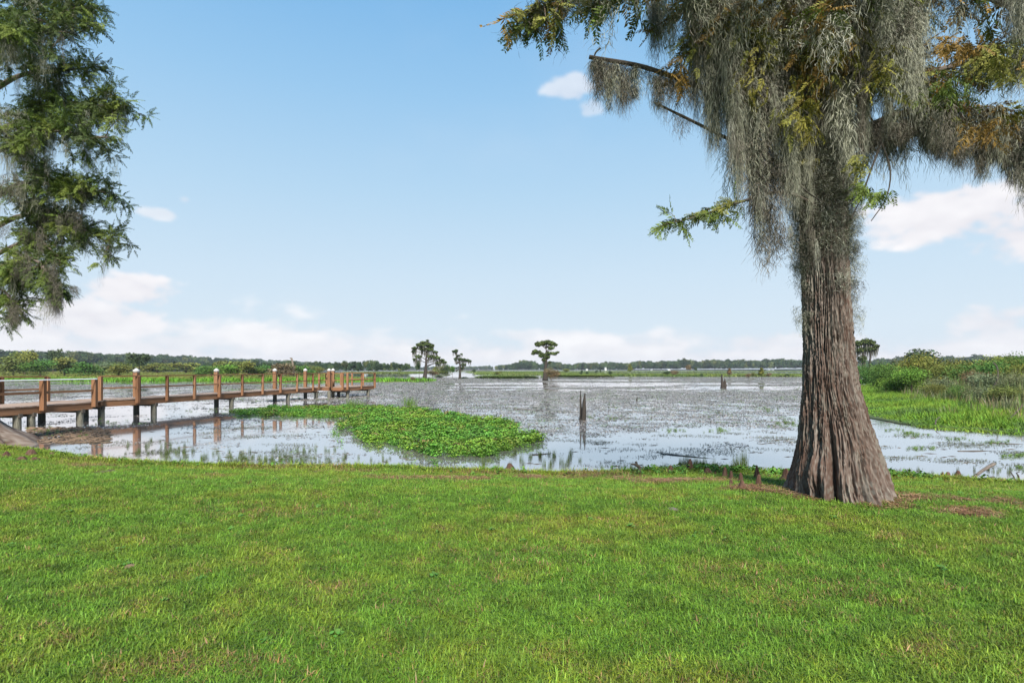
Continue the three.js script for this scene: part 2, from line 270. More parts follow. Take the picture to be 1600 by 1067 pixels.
{
  const d0 = 7.46, bx = 4.36, gy = groundH(bx, d0), s = F / d0, X = (px) => (px - CX) / s;
  const yOf = (py) => EYE - (py - HZ) / s - gy;
  const prof = [[780, .70], [768, .655], [755, .615], [740, .585], [700, .495], [650, .405], [600, .325], [550, .288], [480, .268], [400, .262], [300, .262], [150, .25], [0, .22], [-250, .17], [-560, .09], [-700, .04]].map(([y, w]) => [yOf(y), w]).sort((a, b) => a[0] - b[0]);
  const ax = [[775, 1311], [740, 1309], [700, 1308], [650, 1303], [600, 1298], [550, 1295], [480, 1292], [400, 1288], [300, 1286], [150, 1284], [0, 1281], [-700, 1262]].map(([y, x]) => [yOf(y), X(x)]).sort((a, b) => a[0] - b[0]);
  const root = top(new THREE.Group(), 'cypress_tree'); root.position.set(bx, gy - .06, -d0);
  tag(root, 'huge mossy cypress with broad ridged trunk standing on the lawn', 'tree');
  const H = yOf(-690);
  const front = 2.1;   // angle of the side that faces the camera
  const trunk = fluted((h) => lerpTab(prof, h), (h) => [lerpTab(ax, h) - bx, 0], H, 3, { na: 520, nh: 760, hi: 4.3, grey: true, grooves: [[front + .1, .09, .3], [front - .8, .12, .2], [front + .72, .1, .2], [front - 1.3, .12, .2], [front + 1.35, .14, .2], [front - .36, .07, .13], [front + .4, .05, .1], [4.4, .14, .16], [5.3, .12, .16]], bulges: [[front + .5, .42, .25, .075], [front + .2, .2, .2, .03]] });
  mesh('trunk', trunk, vcol(.93, { specularIntensity: .25 }), root);
  const off = V(bx, gy - .06, -d0), L = (pts, n = 22) => curve(pts.map((q) => P(...q).sub(off)), n);
  const twigs = new GB(), sprays = new SprayBag(21), bag = new MossBag(22), r = rngOf(23);
  const limbs = [ // pixels and distance, thick and thin radius, dead?
    [[[1285, 225, 7.4], [1200, 190, 7.25], [1130, 150, 7.1], [1072, 127, 7], [1000, 103, 6.9], [921, 89, 6.8]], .06, .024, 1],
    [[[1270, 275, 7.4], [1170, 232, 7.2], [1080, 188, 7.05], [1023, 160, 7]], .034, .014, 1],
    [[[1275, 320, 7.3], [1220, 300, 7.05], [1150, 318, 6.9], [1090, 338, 6.8], [1045, 350, 6.75]], .035, .006, 0],
    [[[1280, 20, 7.4], [1180, -50, 7.2], [1050, -45, 7], [930, -15, 6.8], [835, 15, 6.7]], .085, .012, 0],
    [[[1282, -110, 7.4], [1200, -150, 7.1], [1100, -120, 6.8], [1000, -50, 6.5]], .08, .015, 0],
    [[[1290, 175, 7.5], [1370, 122, 7.6], [1450, 112, 7.7], [1530, 95, 7.8], [1650, 90, 7.9]], .085, .02, 0],
    [[[1290, 240, 7.5], [1370, 192, 7.4], [1450, 168, 7.3], [1530, 172, 7.25], [1615, 190, 7.2]], .07, .02, 0],
    [[[1285, 60, 7.5], [1380, 0, 7.7], [1480, -15, 8], [1620, 20, 8.2]], .08, .02, 0],
    [[[1282, 110, 7.3], [1240, 30, 6.8], [1200, -70, 6.3]], .075, .03, 0],
    [[[1282, 140, 7.35], [1200, 75, 7], [1120, 10, 6.75], [1050, -60, 6.5]], .08, .02, 0],
    [[[1285, 100, 7.6], [1220, 40, 8.1], [1130, -10, 8.6]], .07, .02, 0],
    [[[1285, 80, 7.6], [1370, 50, 8.3], [1450, 20, 9]], .07, .02, 0],
    [[[1285, 30, 7.4], [1330, -30, 6.9], [1390, -110, 6.3]], .07, .025, 0],
    [[[1280, -260, 7.4], [1120, -330, 7], [980, -330, 6.6]], .07, .015, 0],
    [[[1275, -320, 7.4], [1400, -390, 7.8], [1560, -380, 8.2]], .07, .015, 0],
    [[[1270, -420, 7.4], [1290, -500, 8.6], [1310, -520, 9.6]], .06, .015, 0],
  ];
  const lp = limbs.map(([pts, r0, r1, dead]) => { const q = L(pts); mesh('limb', new GB().tube(q, (t) => mix(r0, r1, Math.sqrt(t)), 9, undefined, .22).build(), dead ? deadMat : barkMat, root); return q; });
  // bare thin branches that hang beside the trunk
  for (const pts of [[[1345, 150, 7.2], [1378, 222, 7.1], [1392, 268, 7.1], [1385, 310, 7.1], [1362, 345, 7.1]], [[1378, 222, 7.1], [1360, 270, 7.05], [1346, 310, 7.05], [1330, 342, 7.05]], [[1330, 245, 7.2], [1380, 222, 7.1], [1440, 205, 7.1]], [[1195, 268, 7], [1240, 280, 6.95], [1262, 300, 6.95], [1290, 318, 7]], [[1140, 250, 7], [1172, 268, 7], [1215, 300, 7]], [[1420, 60, 7.3], [1380, 95, 7.2], [1330, 125, 7.1]], [[1255, 150, 6.9], [1310, 90, 6.9], [1350, 30, 6.9], [1370, -20, 6.9]], [[1180, 140, 6.9], [1210, 90, 6.9], [1250, 60, 6.9]], [[938, 75, 6.8], [931, 82, 6.8], [928, 90, 6.82]]])
    mesh('branch', new GB().tube(L(pts, 14), (t) => mix(.014, .006, t), 6).build(), deadMat, root);
  const T = { twigs, sprays, mossBag: bag, r };
  addTwigs(lp[2], { ...T, from: .45, count: 20, len: .26, spray: 5, moss: 0, cols: [oliveF, greenF, greenF, darkF], rad: .005, droop: .1, sprayLen: .2 });
  addTwigs(lp[3], { ...T, from: .3, count: 40, len: .5, spray: 7, moss: 1, mossLen: .4, cols: [oliveF, rustF, greenF], sprayLen: .26 });
  addTwigs(lp[4], { ...T, from: .2, count: 30, len: .7, spray: 6, moss: 3, cols: [oliveF, rustF, greenF], mossLen: .6 });
  for (const [i, c] of [[5, 30], [7, 30], [8, 20], [9, 32], [10, 20], [11, 20], [12, 16]]) addTwigs(lp[i], { ...T, from: .15, count: c, len: .75, spray: 7, moss: 2, cols: [oliveF, rustF, rustF, greenF], mossLen: .7 });
  addTwigs(lp[6], { ...T, from: .2, count: 30, len: .5, spray: 5, moss: 2, cols: [oliveF, rustF], mossLen: .7 });
  for (const i of [13, 14, 15]) addTwigs(lp[i], { ...T, from: .1, count: 14, len: .8, spray: 8, moss: 1, cols: [oliveF, greenF, greenF], mossLen: .7 });
  for (let k = 0; k < 54; k++) { const t = mix(8, 21.9, Math.pow(r(), .7)), u = Math.floor(t); bag.add(lp[0][u].clone().lerp(lp[0][u + 1] ?? lp[0][u], t - u).add(V(0, -.02, (r() - .5) * .08)), .14 + r() * r() * .65, .35 + r() * .4, r() < .6 ? mossBrown : null, r() < .6 ? 3 : 1); }
  for (let k = 0; k < 12; k++) { const u = Math.floor(mix(8, 22, r())); bag.add(lp[1][u].clone(), .18 + r() * .25, .5, mossBrown, 3); }
  // curtain of moss left of the trunk; its lower edge runs down towards the trunk
  const outL = [[985, 60], [1020, 95], [1050, 120], [1075, 190], [1100, 235], [1125, 270], [1145, 320], [1170, 375], [1205, 415], [1240, 440]];
  const outR = [[1320, 300], [1360, 235], [1400, 215], [1440, 225], [1470, 250], [1500, 270], [1530, 285], [1560, 270], [1590, 330], [1625, 330]];
  const curtain = (n, x0, x1, out, top0, power, hole, slant) => { // hanging columns, each a string of tufts that tapers downwards
    for (let k = 0; k < n; k++) {
      const pc = mix(x0, x1, Math.pow(r(), power)), px0 = Math.round(pc / 30) * 30 + (r() - .5) * 13 + (n3(pc * .1, 3, 1)) * 8, d = 6.7 + r() * 1.3, bot = lerpTab(out, px0) + (r() - .7) * 40 - (r() < .5 && px0 > 1120 && px0 < 1260 ? r() * 150 : 0), tp = mix(top0, bot - 50, r() * r()), m = Math.max(2, Math.round((bot - tp) / 30)), col = r() < .62 ? null : r() < .35 ? mossBrown : [.25, .252, .2], fat = .5 + r() * .5;
      for (let q = 0; q < m; q++) { const u = q / m, y = mix(tp, bot - 40, u) + (r() - .5) * 16, x = px0 + (r() - .5) * 20 * (1 - u * .6) + slant * u * (bot - tp) * .12; if (hole?.(x, y)) continue; const L = Math.min(.45 + r() * .55, (bot - y) / s * 1.05); if (L > .1) bag.add(P(x, y, d + (r() - .5) * .15).sub(off), L, fat * mix(1, .55, u), col, u > .6 ? 3 : r() < .7 ? Math.floor(r() * 2) : null); }
    }
  };
  curtain(74, 990, 1250, outL, -60, .6, (x, y) => (x > 1210 && x < 1250 && y > 275 && r() < .9) || (x > 1035 && x < 1072 && y > 85 && r() < .8) || (x < 1055 && y > 50 && r() < .5), .3);
  curtain(26, 1310, 1440, outR, -40, 1, null, .2);
  curtain(18, 1440, 1620, outR, 150, 1, null, 1);
  curtain(10, 1370, 1480, [[1370, 150], [1480, 110]], -60, 1, null, 0);
  curtain(8, 1570, 1620, [[1500, 70], [1620, 100]], -80, 1, null, 0);
  for (let k = 0; k < 34; k++) { const u = 4 + Math.floor(r() * 18); bag.add(lp[6][u].clone().add(V(0, .05, (r() - .5) * .2)), .4 + r() * .6, .8, r() < .5 ? mossBrown : null); }
  // separate tails under the limb that reaches out over the marsh
  for (const [px, y0, y1] of [[1448, 185, 240], [1462, 185, 255], [1478, 190, 238], [1492, 188, 268], [1508, 190, 250], [1530, 190, 288], [1545, 195, 262], [1560, 195, 258], [1574, 198, 296], [1590, 200, 335], [1604, 200, 345], [1398, 190, 232], [1415, 185, 225], [1345, 190, 232], [1362, 190, 245], [936, 92, 165], [952, 96, 178], [972, 100, 182], [990, 104, 160], [1030, 118, 175]])
    for (let k = 0; k < (px < 1100 ? 9 : 14); k++) { const u = r(), y = mix(y0, y1 - 12, u * u), dd = (px < 1100 ? 6.85 : 7.2) + (r() - .5) * .2; bag.add(P(px + (r() - .5) * 12 * (1 - u) + (y - y0) * (px > 1440 ? .12 : 0), y, dd).sub(off), Math.min((y1 - y) / s, .3 + r() * .4), mix(.8, .4, u), r() < .65 ? mossBrown : null, r() < .5 ? 3 : 1); }
  // sprays of rusty and olive foliage on the outside of the crown
  for (const [px, py, w, h, n, c] of [[1130, 20, 30, 40, 60, rustF], [1190, 60, 40, 50, 70, oliveF], [1270, 90, 50, 60, 110, rustF], [1180, 100, 24, 50, 90, goldF], [1262, 170, 22, 70, 120, goldF], [1300, 60, 40, 60, 90, goldF], [1380, 90, 26, 40, 70, goldF], [1140, 30, 30, 30, 60, goldF], [1160, 130, 16, 30, 40, goldF], [1330, 60, 40, 60, 80, oliveF], [1390, 110, 24, 36, 60, oliveF], [1230, 180, 20, 40, 40, oliveF], [1500, 70, 30, 16, 60, rustF], [1560, 95, 40, 30, 80, oliveF], [1490, 130, 30, 24, 50, greenF], [1470, 150, 30, 14, 30, greenF], [1540, 200, 40, 20, 60, rustF], [1345, 250, 14, 14, 24, oliveF], [1350, 290, 18, 10, 26, greenF], [1375, 300, 16, 8, 16, greenF], [1060, 110, 14, 26, 40, rustF], [1090, 70, 30, 40, 50, oliveF]])
    for (let k = 0; k < n; k++) sprays.add(P(px + (r() + r() - 1) * w * 1.3, py + (r() + r() - 1) * h * 1.2, 6.6 + r() * .7).sub(off), V((r() - .5) * 1.6, -1 + r() * .6, (r() - .5) * 1.4), .12 + r() * .14, c);
  // a heavy dark column of moss hanging from the left limb
  for (let k = 0; k < 60; k++) { const y = mix(70, 370, r()); bag.add(P(1192 + (r() - .5) * 46 + (y - 200) * .1, y, 6.95 + (r() - .5) * .3).sub(off), .35 + r() * .4, 1, mossBrown); }
  // moss clinging to the trunk, thinning out downwards
  for (let k = 0; k < 1150; k++) {
    const py = mix(-60, 505, Math.pow(r(), .85)); if (py > 270 && r() < .2 + (py - 270) / 230) continue;
    const h = yOf(py) + .06, a = r() * 6.2832, R = lerpTab(prof, h) * .98 + .02;
    bag.add(V(lerpTab(ax, h) - bx + Math.cos(a) * R, h, Math.sin(a) * R), .16 + r() * .34, .5 + r() * .6, r() < .75 ? [.23, .235, .19] : null, r() < .6 ? 5 : 4);
  }
  for (let k = 0; k < 70; k++) { const py = mix(300, 500, r()), side = r() < .7 ? 1 : -1, h = yOf(py) + .06; bag.add(V(lerpTab(ax, h) - bx + side * (lerpTab(prof, h) + .03 + r() * .07), h, (r() - .3) * .3), .15 + r() * .25, .6, null, 2); }
  tag(mesh('twigs', twigs.build(), twigMat, root), null, null, null, 'stuff');
  sprays.build(root); bag.build(root);
}

// ---------------------------------------------------------------- tree whose branches hang in from beyond the frame, its root flare at the shore
{
  const d0 = 15, bx = -14.75, gy = .1, off = V(bx, gy - .1, -d0);
  const root = top(new THREE.Group(), 'cypress_tree'); root.position.copy(off);
  tag(root, 'tall green cypress beside the boardwalk, branches hung with grey moss', 'tree');
  const prof = [[0, 1.42], [.18, 1.25], [.4, .95], [.65, .72], [1.2, .6], [3, .48], [8, .36], [14, .16], [16.5, .05]];
  mesh('trunk', fluted((h) => lerpTab(prof, h), () => [0, 0], 16.4, 9, { na: 160, nh: 220, grooves: [[.4, .12, .12], [1.4, .14, .14], [2.3, .12, .14], [5.6, .12, .15]] }), vcol(.93, { specularIntensity: .25 }), root);
  const L = (pts, n = 18) => curve(pts.map((q) => P(q[0] > 60 ? q[0] - 22 : q[0], q[1], q[2]).sub(off)), n);
  const twigs = new GB(), sprays = new SprayBag(31), bag = new MossBag(32), r = rngOf(33);
  const limbs = [
    [[-58, -60, 15], [30, -50, 14.2], [100, -15, 13.8], [150, 15, 13.5]], [[-58, 60, 15], [10, 20, 14], [80, 30, 13.4], [140, 55, 13.2]],
    [[-58, 170, 15], [30, 118, 14.5], [100, 112, 14], [165, 105, 13.8]], [[-56, 240, 15], [40, 182, 14.6], [130, 160, 14.2], [203, 172, 14]],
    [[-56, 260, 15], [20, 225, 13.6], [90, 205, 13], [190, 215, 12.8]], [[-55, 340, 15], [40, 285, 14], [120, 292, 13.6], [185, 300, 13.4]],
    [[-55, 380, 15], [40, 335, 14.6], [120, 345, 14.2], [195, 380, 14]], [[-55, 420, 15], [20, 385, 14.5], [75, 372, 14.2], [112, 400, 14]],
    [[-55, 470, 15], [-20, 430, 14.6], [20, 425, 14.4], [45, 440, 14.2]], [[-55, 100, 15], [-10, 60, 13], [40, 60, 12.2]], [[-55, 440, 15], [-10, 420, 14], [50, 405, 13.6], [95, 425, 13.4], [112, 455, 13.3]], [[-55, 490, 15], [-30, 450, 14.4], [5, 455, 14.2], [25, 485, 14]], [[-55, -160, 15], [60, -200, 14], [130, -160, 13.2]], [[-58, -120, 15], [-160, -180, 16], [-260, -160, 17]], [[-58, 120, 15], [-150, 60, 16], [-240, 70, 17]], [[-60, -260, 15], [0, -330, 16], [60, -340, 17]],
  ];
  const greens = [greenF, [.1, .15, .03], [.085, .125, .03], darkF, [.13, .17, .03]];
  limbs.forEach((pts, i) => {
    const q = L(pts); mesh('limb', new GB().tube(q, (t) => mix(.11, .015, Math.sqrt(t)), 7, undefined, .2).build(), barkMat, root);
    addTwigs(q, { twigs, sprays, mossBag: bag, r, from: i < 9 ? .28 : .2, count: [44, 30, 24, 58, 46, 48, 58, 26, 14, 30, 22, 18, 30, 24, 24, 24][i], len: i === 7 || i === 8 || i === 10 || i === 11 ? .5 : .6, spray: 3, moss: 1, cols: greens, rad: .012, droop: i === 7 || i === 8 || i === 10 || i === 11 ? .3 : .05, pom: .24, sprayLen: .3, mossLen: .75, mossWide: .7 });
  });
  // long hanging tails and thick grey curtains
  for (const [px, py, len, n, w] of [[40, 45, 90, 20, 60], [45, 205, 120, 26, 80], [20, 180, 110, 20, 50], [10, 280, 60, 16, 50], [128, 195, 60, 8, 20], [138, 236, 62, 7, 14], [125, 180, 70, 8, 40], [10, 350, 40, 8, 60], [38, 400, 55, 12, 26], [85, 440, 60, 12, 12], [82, 420, 90, 10, 20], [18, 480, 50, 10, 16], [86, 455, 50, 10, 10], [110, 450, 30, 6, 16], [60, 415, 50, 6, 30], [60, 360, 60, 6, 60], [100, 330, 50, 10, 60]])
    for (let k = 0; k < n; k++) { const dd = 13 + r() * 1.6; bag.add(P(px + (r() - .5) * w, py + (r() - .6) * len * .35, dd).sub(off), len / F * dd * (.6 + r() * .5), .45 + r() * .4, py > 300 || w < 25 ? mossBrown : null); }
  tag(mesh('twigs', twigs.build(), twigMat, root), null, null, null, 'stuff');
  sprays.build(root); bag.build(root);
}
// ---------------------------------------------------------------- boardwalk
const wood = [[.255, .135, .074], [.225, .115, .062], [.29, .16, .09]].map((c, k) => { const t = noiseTex(128, 256, (u, v) => { const g = .78 + tileN(u, v, 46, 5, k * 3 + 1) * .4 + tileN(u, v, 110, 14, k + 7) * .25 + tileN(u, v, 5, 3, k + 2) * .25; return [g, g * .97, g * .94]; }); return std(c[0], c[1], c[2], .75, { map: t, specularIntensity: .3 }); });
const deckMat = [[.37, .275, .215], [.33, .235, .18], [.42, .32, .26]].map((c, k) => std(c[0], c[1], c[2], .7, { map: wood[k].map }));
const pileMat = std(.2, .2, .165, .9, { map: barkTex, bumpMap: barkBump, bumpScale: .008 });
const capMat = std(.5, .49, .48, .6), pipeMat = std(.72, .72, .72, .4, { metalness: .3 }), darkWood = std(.07, .06, .05, .9);
const unitBox = new RoundedBoxGeometry(1, 1, 1, 1, .02);
{
  const root = top(new THREE.Group(), 'boardwalk');
  tag(root, 'brown timber boardwalk with railing and white capped piles over the lake', 'boardwalk');
  const W = (x, y, d) => V(x, y, -d), r = rngOf(41);
  const bar = (name, a, b, w, h, m, parent = root) => { // a beam from a to b, w wide and h high, its length along the box's y
    const o = mesh(name, unitBox, m, parent), dir = b.clone().sub(a), L = dir.length(); dir.normalize();
    const up = Math.abs(dir.y) > .9 ? V(0, 0, 1) : V(0, 1, 0), side = dir.clone().cross(up).normalize(), u2 = side.clone().cross(dir);
    o.quaternion.setFromRotationMatrix(new THREE.Matrix4().makeBasis(side, dir, u2)); o.position.copy(a).add(b).multiplyScalar(.5); o.scale.set(w, L, h); return o;
  };
  const DK = .78, RT = 1.79, pick = (a) => a[Math.floor(r() * a.length)];
  const pile = (x, d, y1, cap, rad = .13) => {
    const o = mesh('pile', new THREE.CylinderGeometry(rad * .94, rad * 1.03, 1, 14), pileMat, root); o.scale.y = y1 + 1; o.position.set(x, (y1 - 1) / 2, -d);
    if (cap) { const bx = mesh('pile_post', unitBox, pick(wood), root); bx.scale.set(.2, RT + .14 - DK, .2); bx.position.set(x, (RT + .14 + DK) / 2 + .01, -d);
      const g = new THREE.LatheGeometry([[0, .2], [.03, .185], [.13, .1], [.165, .085], [.165, .02], [.14, 0], [.125, -.07], [0, -.07]].map(([a, b]) => new THREE.Vector2(a, b)), 12); const c = mesh('pile_cap', g, capMat, root); c.position.set(x, RT + .185, -d); c.scale.setScalar(.86); }
  };
  const section = (R0, R1, width, opt = {}) => { // right edge from R0 to R1 ([x, d]), deck of the given width to its left
    const a = W(R0[0], 0, R0[1]), b = W(R1[0], 0, R1[1]), dir = b.clone().sub(a), L = dir.length(); dir.normalize();
    const left = V(dir.z, 0, -dir.x); if (left.x > 0) left.negate();
    const n = Math.floor(L / .148);
    for (let k = 0; k < n; k++) { const c = a.clone().addScaledVector(dir, (k + .5) * L / n); c.y = DK - .019 + (r() - .5) * .006; bar('deck_board', c.clone().addScaledVector(left, -.03), c.clone().addScaledVector(left, width + .03 + r() * .01), .139, .038, pick(deckMat)); }
    const put = (v, y) => { const q = v.clone(); q.y = y; return q; };
    const np = Math.max(1, Math.round(L / 2.4));
    for (const off of [.02, width - .02]) for (let k = 0; k < np; k++) bar('fascia_board', put(a.clone().addScaledVector(dir, L * k / np + .002).addScaledVector(left, off), DK - .168), put(a.clone().addScaledVector(dir, L * (k + 1) / np - .002).addScaledVector(left, off), DK - .168), .045, .25, pick(wood));
    bar('joist', put(a.clone().addScaledVector(dir, .05).addScaledVector(left, width / 2), DK - .14), put(b.clone().addScaledVector(dir, -.05).addScaledVector(left, width / 2), DK - .14), .045, .19, darkWood);
    if (opt.front) bar('fascia_board', put(a.clone().addScaledVector(dir, -.026).addScaledVector(left, -.005), DK - .15), put(a.clone().addScaledVector(dir, -.026).addScaledVector(left, width), DK - .15), .045, .215, pick(wood));
    return { a, b, dir, left, L, put };
  };
  const post = (v, rt = RT, w = .125) => bar('post', V(v.x, DK - .2, v.z), V(v.x, rt - .015, v.z), w, w * .8, pick(wood));
  const rail = (p, q, y, h, m, w = .1) => bar(y > 1.5 ? 'top_rail' : 'middle_rail', V(p.x, y, p.z), V(q.x, y, q.z), w, h, m);
  // posts stand on the right edge where the photograph shows them
  const onEdge = (s, px) => { const k = (px - CX) / F, t = (k * -s.a.z - s.a.x) / (s.dir.x + k * s.dir.z); return s.a.clone().addScaledVector(s.dir, t); };
  const outer = (s, v, e = .09) => v.clone().addScaledVector(s.left, -e);
  const railRun = (s, pts, rt) => { for (let k = 0; k < pts.length; k++) { post(outer(s, pts[k]), rt, k % 3 === 0 ? .15 : .125); if (k) { rail(outer(s, pts[k - 1]), outer(s, pts[k]), rt, .045, pick(wood), .13); rail(outer(s, pts[k - 1]), outer(s, pts[k]), DK + (rt - DK) * .5, .065, pick(wood), .04); } } };
  // approach from the bank
  const s1 = section([-18.3, 14.2], [-16.82, 22.4], 2.1, {});
  const q0 = s1.a.clone().addScaledVector(s1.dir, 2), q1 = onEdge(s1, 63), q2 = onEdge(s1, 144);
  for (const v of [q0, q1, q2]) post(outer(s1, v), 1.69, .17);
  for (const [p, q] of [[q0, q1], [q1, q2]]) { mesh('hand_rail', new GB().tube([V(p.x, 1.7, p.z).addScaledVector(s1.left, -.2), V(q.x, 1.7, q.z).addScaledVector(s1.left, -.2)], () => .024, 8).build(), pipeMat, root); rail(outer(s1, p), outer(s1, q), 1.24, .085, pick(wood), .045); }
  const far = (v) => v.clone().addScaledVector(s1.left, 2.1 + .09);
  railRun({ left: s1.left.clone().negate() }, [q0, q1.clone().addScaledVector(s1.dir, -.4), s1.a.clone().addScaledVector(s1.dir, 6.6), s1.b].map((v) => v.clone().addScaledVector(s1.left, 2.1)), RT);
  // main run
  const sa = section([-17.5, 23.5], [-16.8, 24.95], 1.5, { front: true }), sb = section([-16.8, 24.97], [-13.95, 40], 1.25, {});
  railRun(sa, [onEdge(sa, 154), onEdge(sa, 212)], RT);
  railRun(sb, [213, 258, 301, 340, 376, 408, 436, 462, 487, 508].map((x) => onEdge(sb, x)), RT);
  bar('landing_board', V(-19.2, DK - .03, -23), V(-17.3, DK - .03, -22.95), 1.35, .05, deckMat[1]);
  // end platform
  const sc = section([-12.2, 40.35], [-11.1, 44.9], 3.1, { front: true });
  railRun(sc, [541, 563, 584].map((x) => onEdge(sc, x)), RT);
  const fr = [0, .9, 1.9].map((t) => sc.a.clone().addScaledVector(sc.left, t)); railRun({ left: sc.dir.clone() }, fr, RT);
  const bk = [0, 1, 2, 3].map((t) => sc.b.clone().addScaledVector(sc.left, t)); railRun({ left: sc.dir.clone().negate() }, bk, RT);
  // bents: a pair of piles with a cross beam; some of the far piles rise above the rail and carry a cap
  const bent = (s, px, cap, w) => { const v = outer(s, onEdge(s, px), -.12), u = v.clone().addScaledVector(s.left, w); pile(v.x, -v.z, DK - .26, false); pile(u.x, -u.z, DK - .26, cap); bar('cross_beam', V(v.x, DK - .33, v.z).addScaledVector(s.left, -.18), V(u.x, DK - .33, u.z).addScaledVector(s.left, .18), .12, .14, darkWood); };
  bent(s1, 52, true, 1.9); bent(s1, 30, false, 1.8); bent(s1, 128, false, 1.8); bent(sa, 160, false, 1.2);
  bent(sb, 243, true, .95); bent(sb, 364, true, .95); bent(sb, 452, true, .95); bent(sb, 496, true, .85); bent(sc, 545, true, 1.2); bent(sc, 577, false, 2.6);
  { const v = outer(sb, onEdge(sb, 499), .75); pile(v.x, -v.z, DK - .26, true); }
  for (const px of [166, 448]) { const s = px < 200 ? sa : sb, v = outer(s, onEdge(s, px), -.5); mesh('curved_pipe', new GB().tube(curve([V(v.x - .1, 1.5, v.z), V(v.x + .02, 1.5, v.z), V(v.x + .1, 1.35, v.z), V(v.x + .14, DK, v.z)], 10), () => .022, 6).build(), capMat, root); }
}

// ---------------------------------------------------------------- lawn grass
function tuftGeo(seed, n, h, spread, w, seg = 2, lean = .8) {
  const r = rngOf(seed), b = new GB();
  for (let k = 0; k < n; k++) {
    const a = r() * 6.28, rr = spread * Math.sqrt(r()), x = Math.cos(a) * rr, z = Math.sin(a) * rr, L = h * (.5 + r() * .7), az = r() * 6.28, le = lean * (.3 + r()), t = .7 + r() * .6, c = [t * (.85 + r() * .4), t, t * (.7 + r() * .6)], wd = w * (.6 + r() * .7);
    const dx = Math.cos(az), dz = Math.sin(az); let prev = null;
    for (let s = 0; s <= seg; s++) {
      const u = s / seg, bend = le * u, px = x + dx * L * u * Math.sin(bend), pz = z + dz * L * u * Math.sin(bend), py = L * u * Math.cos(bend), ww = wd * (1 - u) * .5 + (s < seg ? .0 : 0);
      if (s === seg) { const i = b.v(px, py, pz, c); b.t(prev[0], prev[1], i); } else { const i0 = b.v(px - dz * ww, py, pz + dx * ww, c), i1 = b.v(px + dz * ww, py, pz - dx * ww, c); if (prev) b.q(prev[0], prev[1], i1, i0); prev = [i0, i1]; }
    }
  }
  return b.build();
}
const grassMat = vcol(.6, { specularIntensity: .35, transmission: .3 });
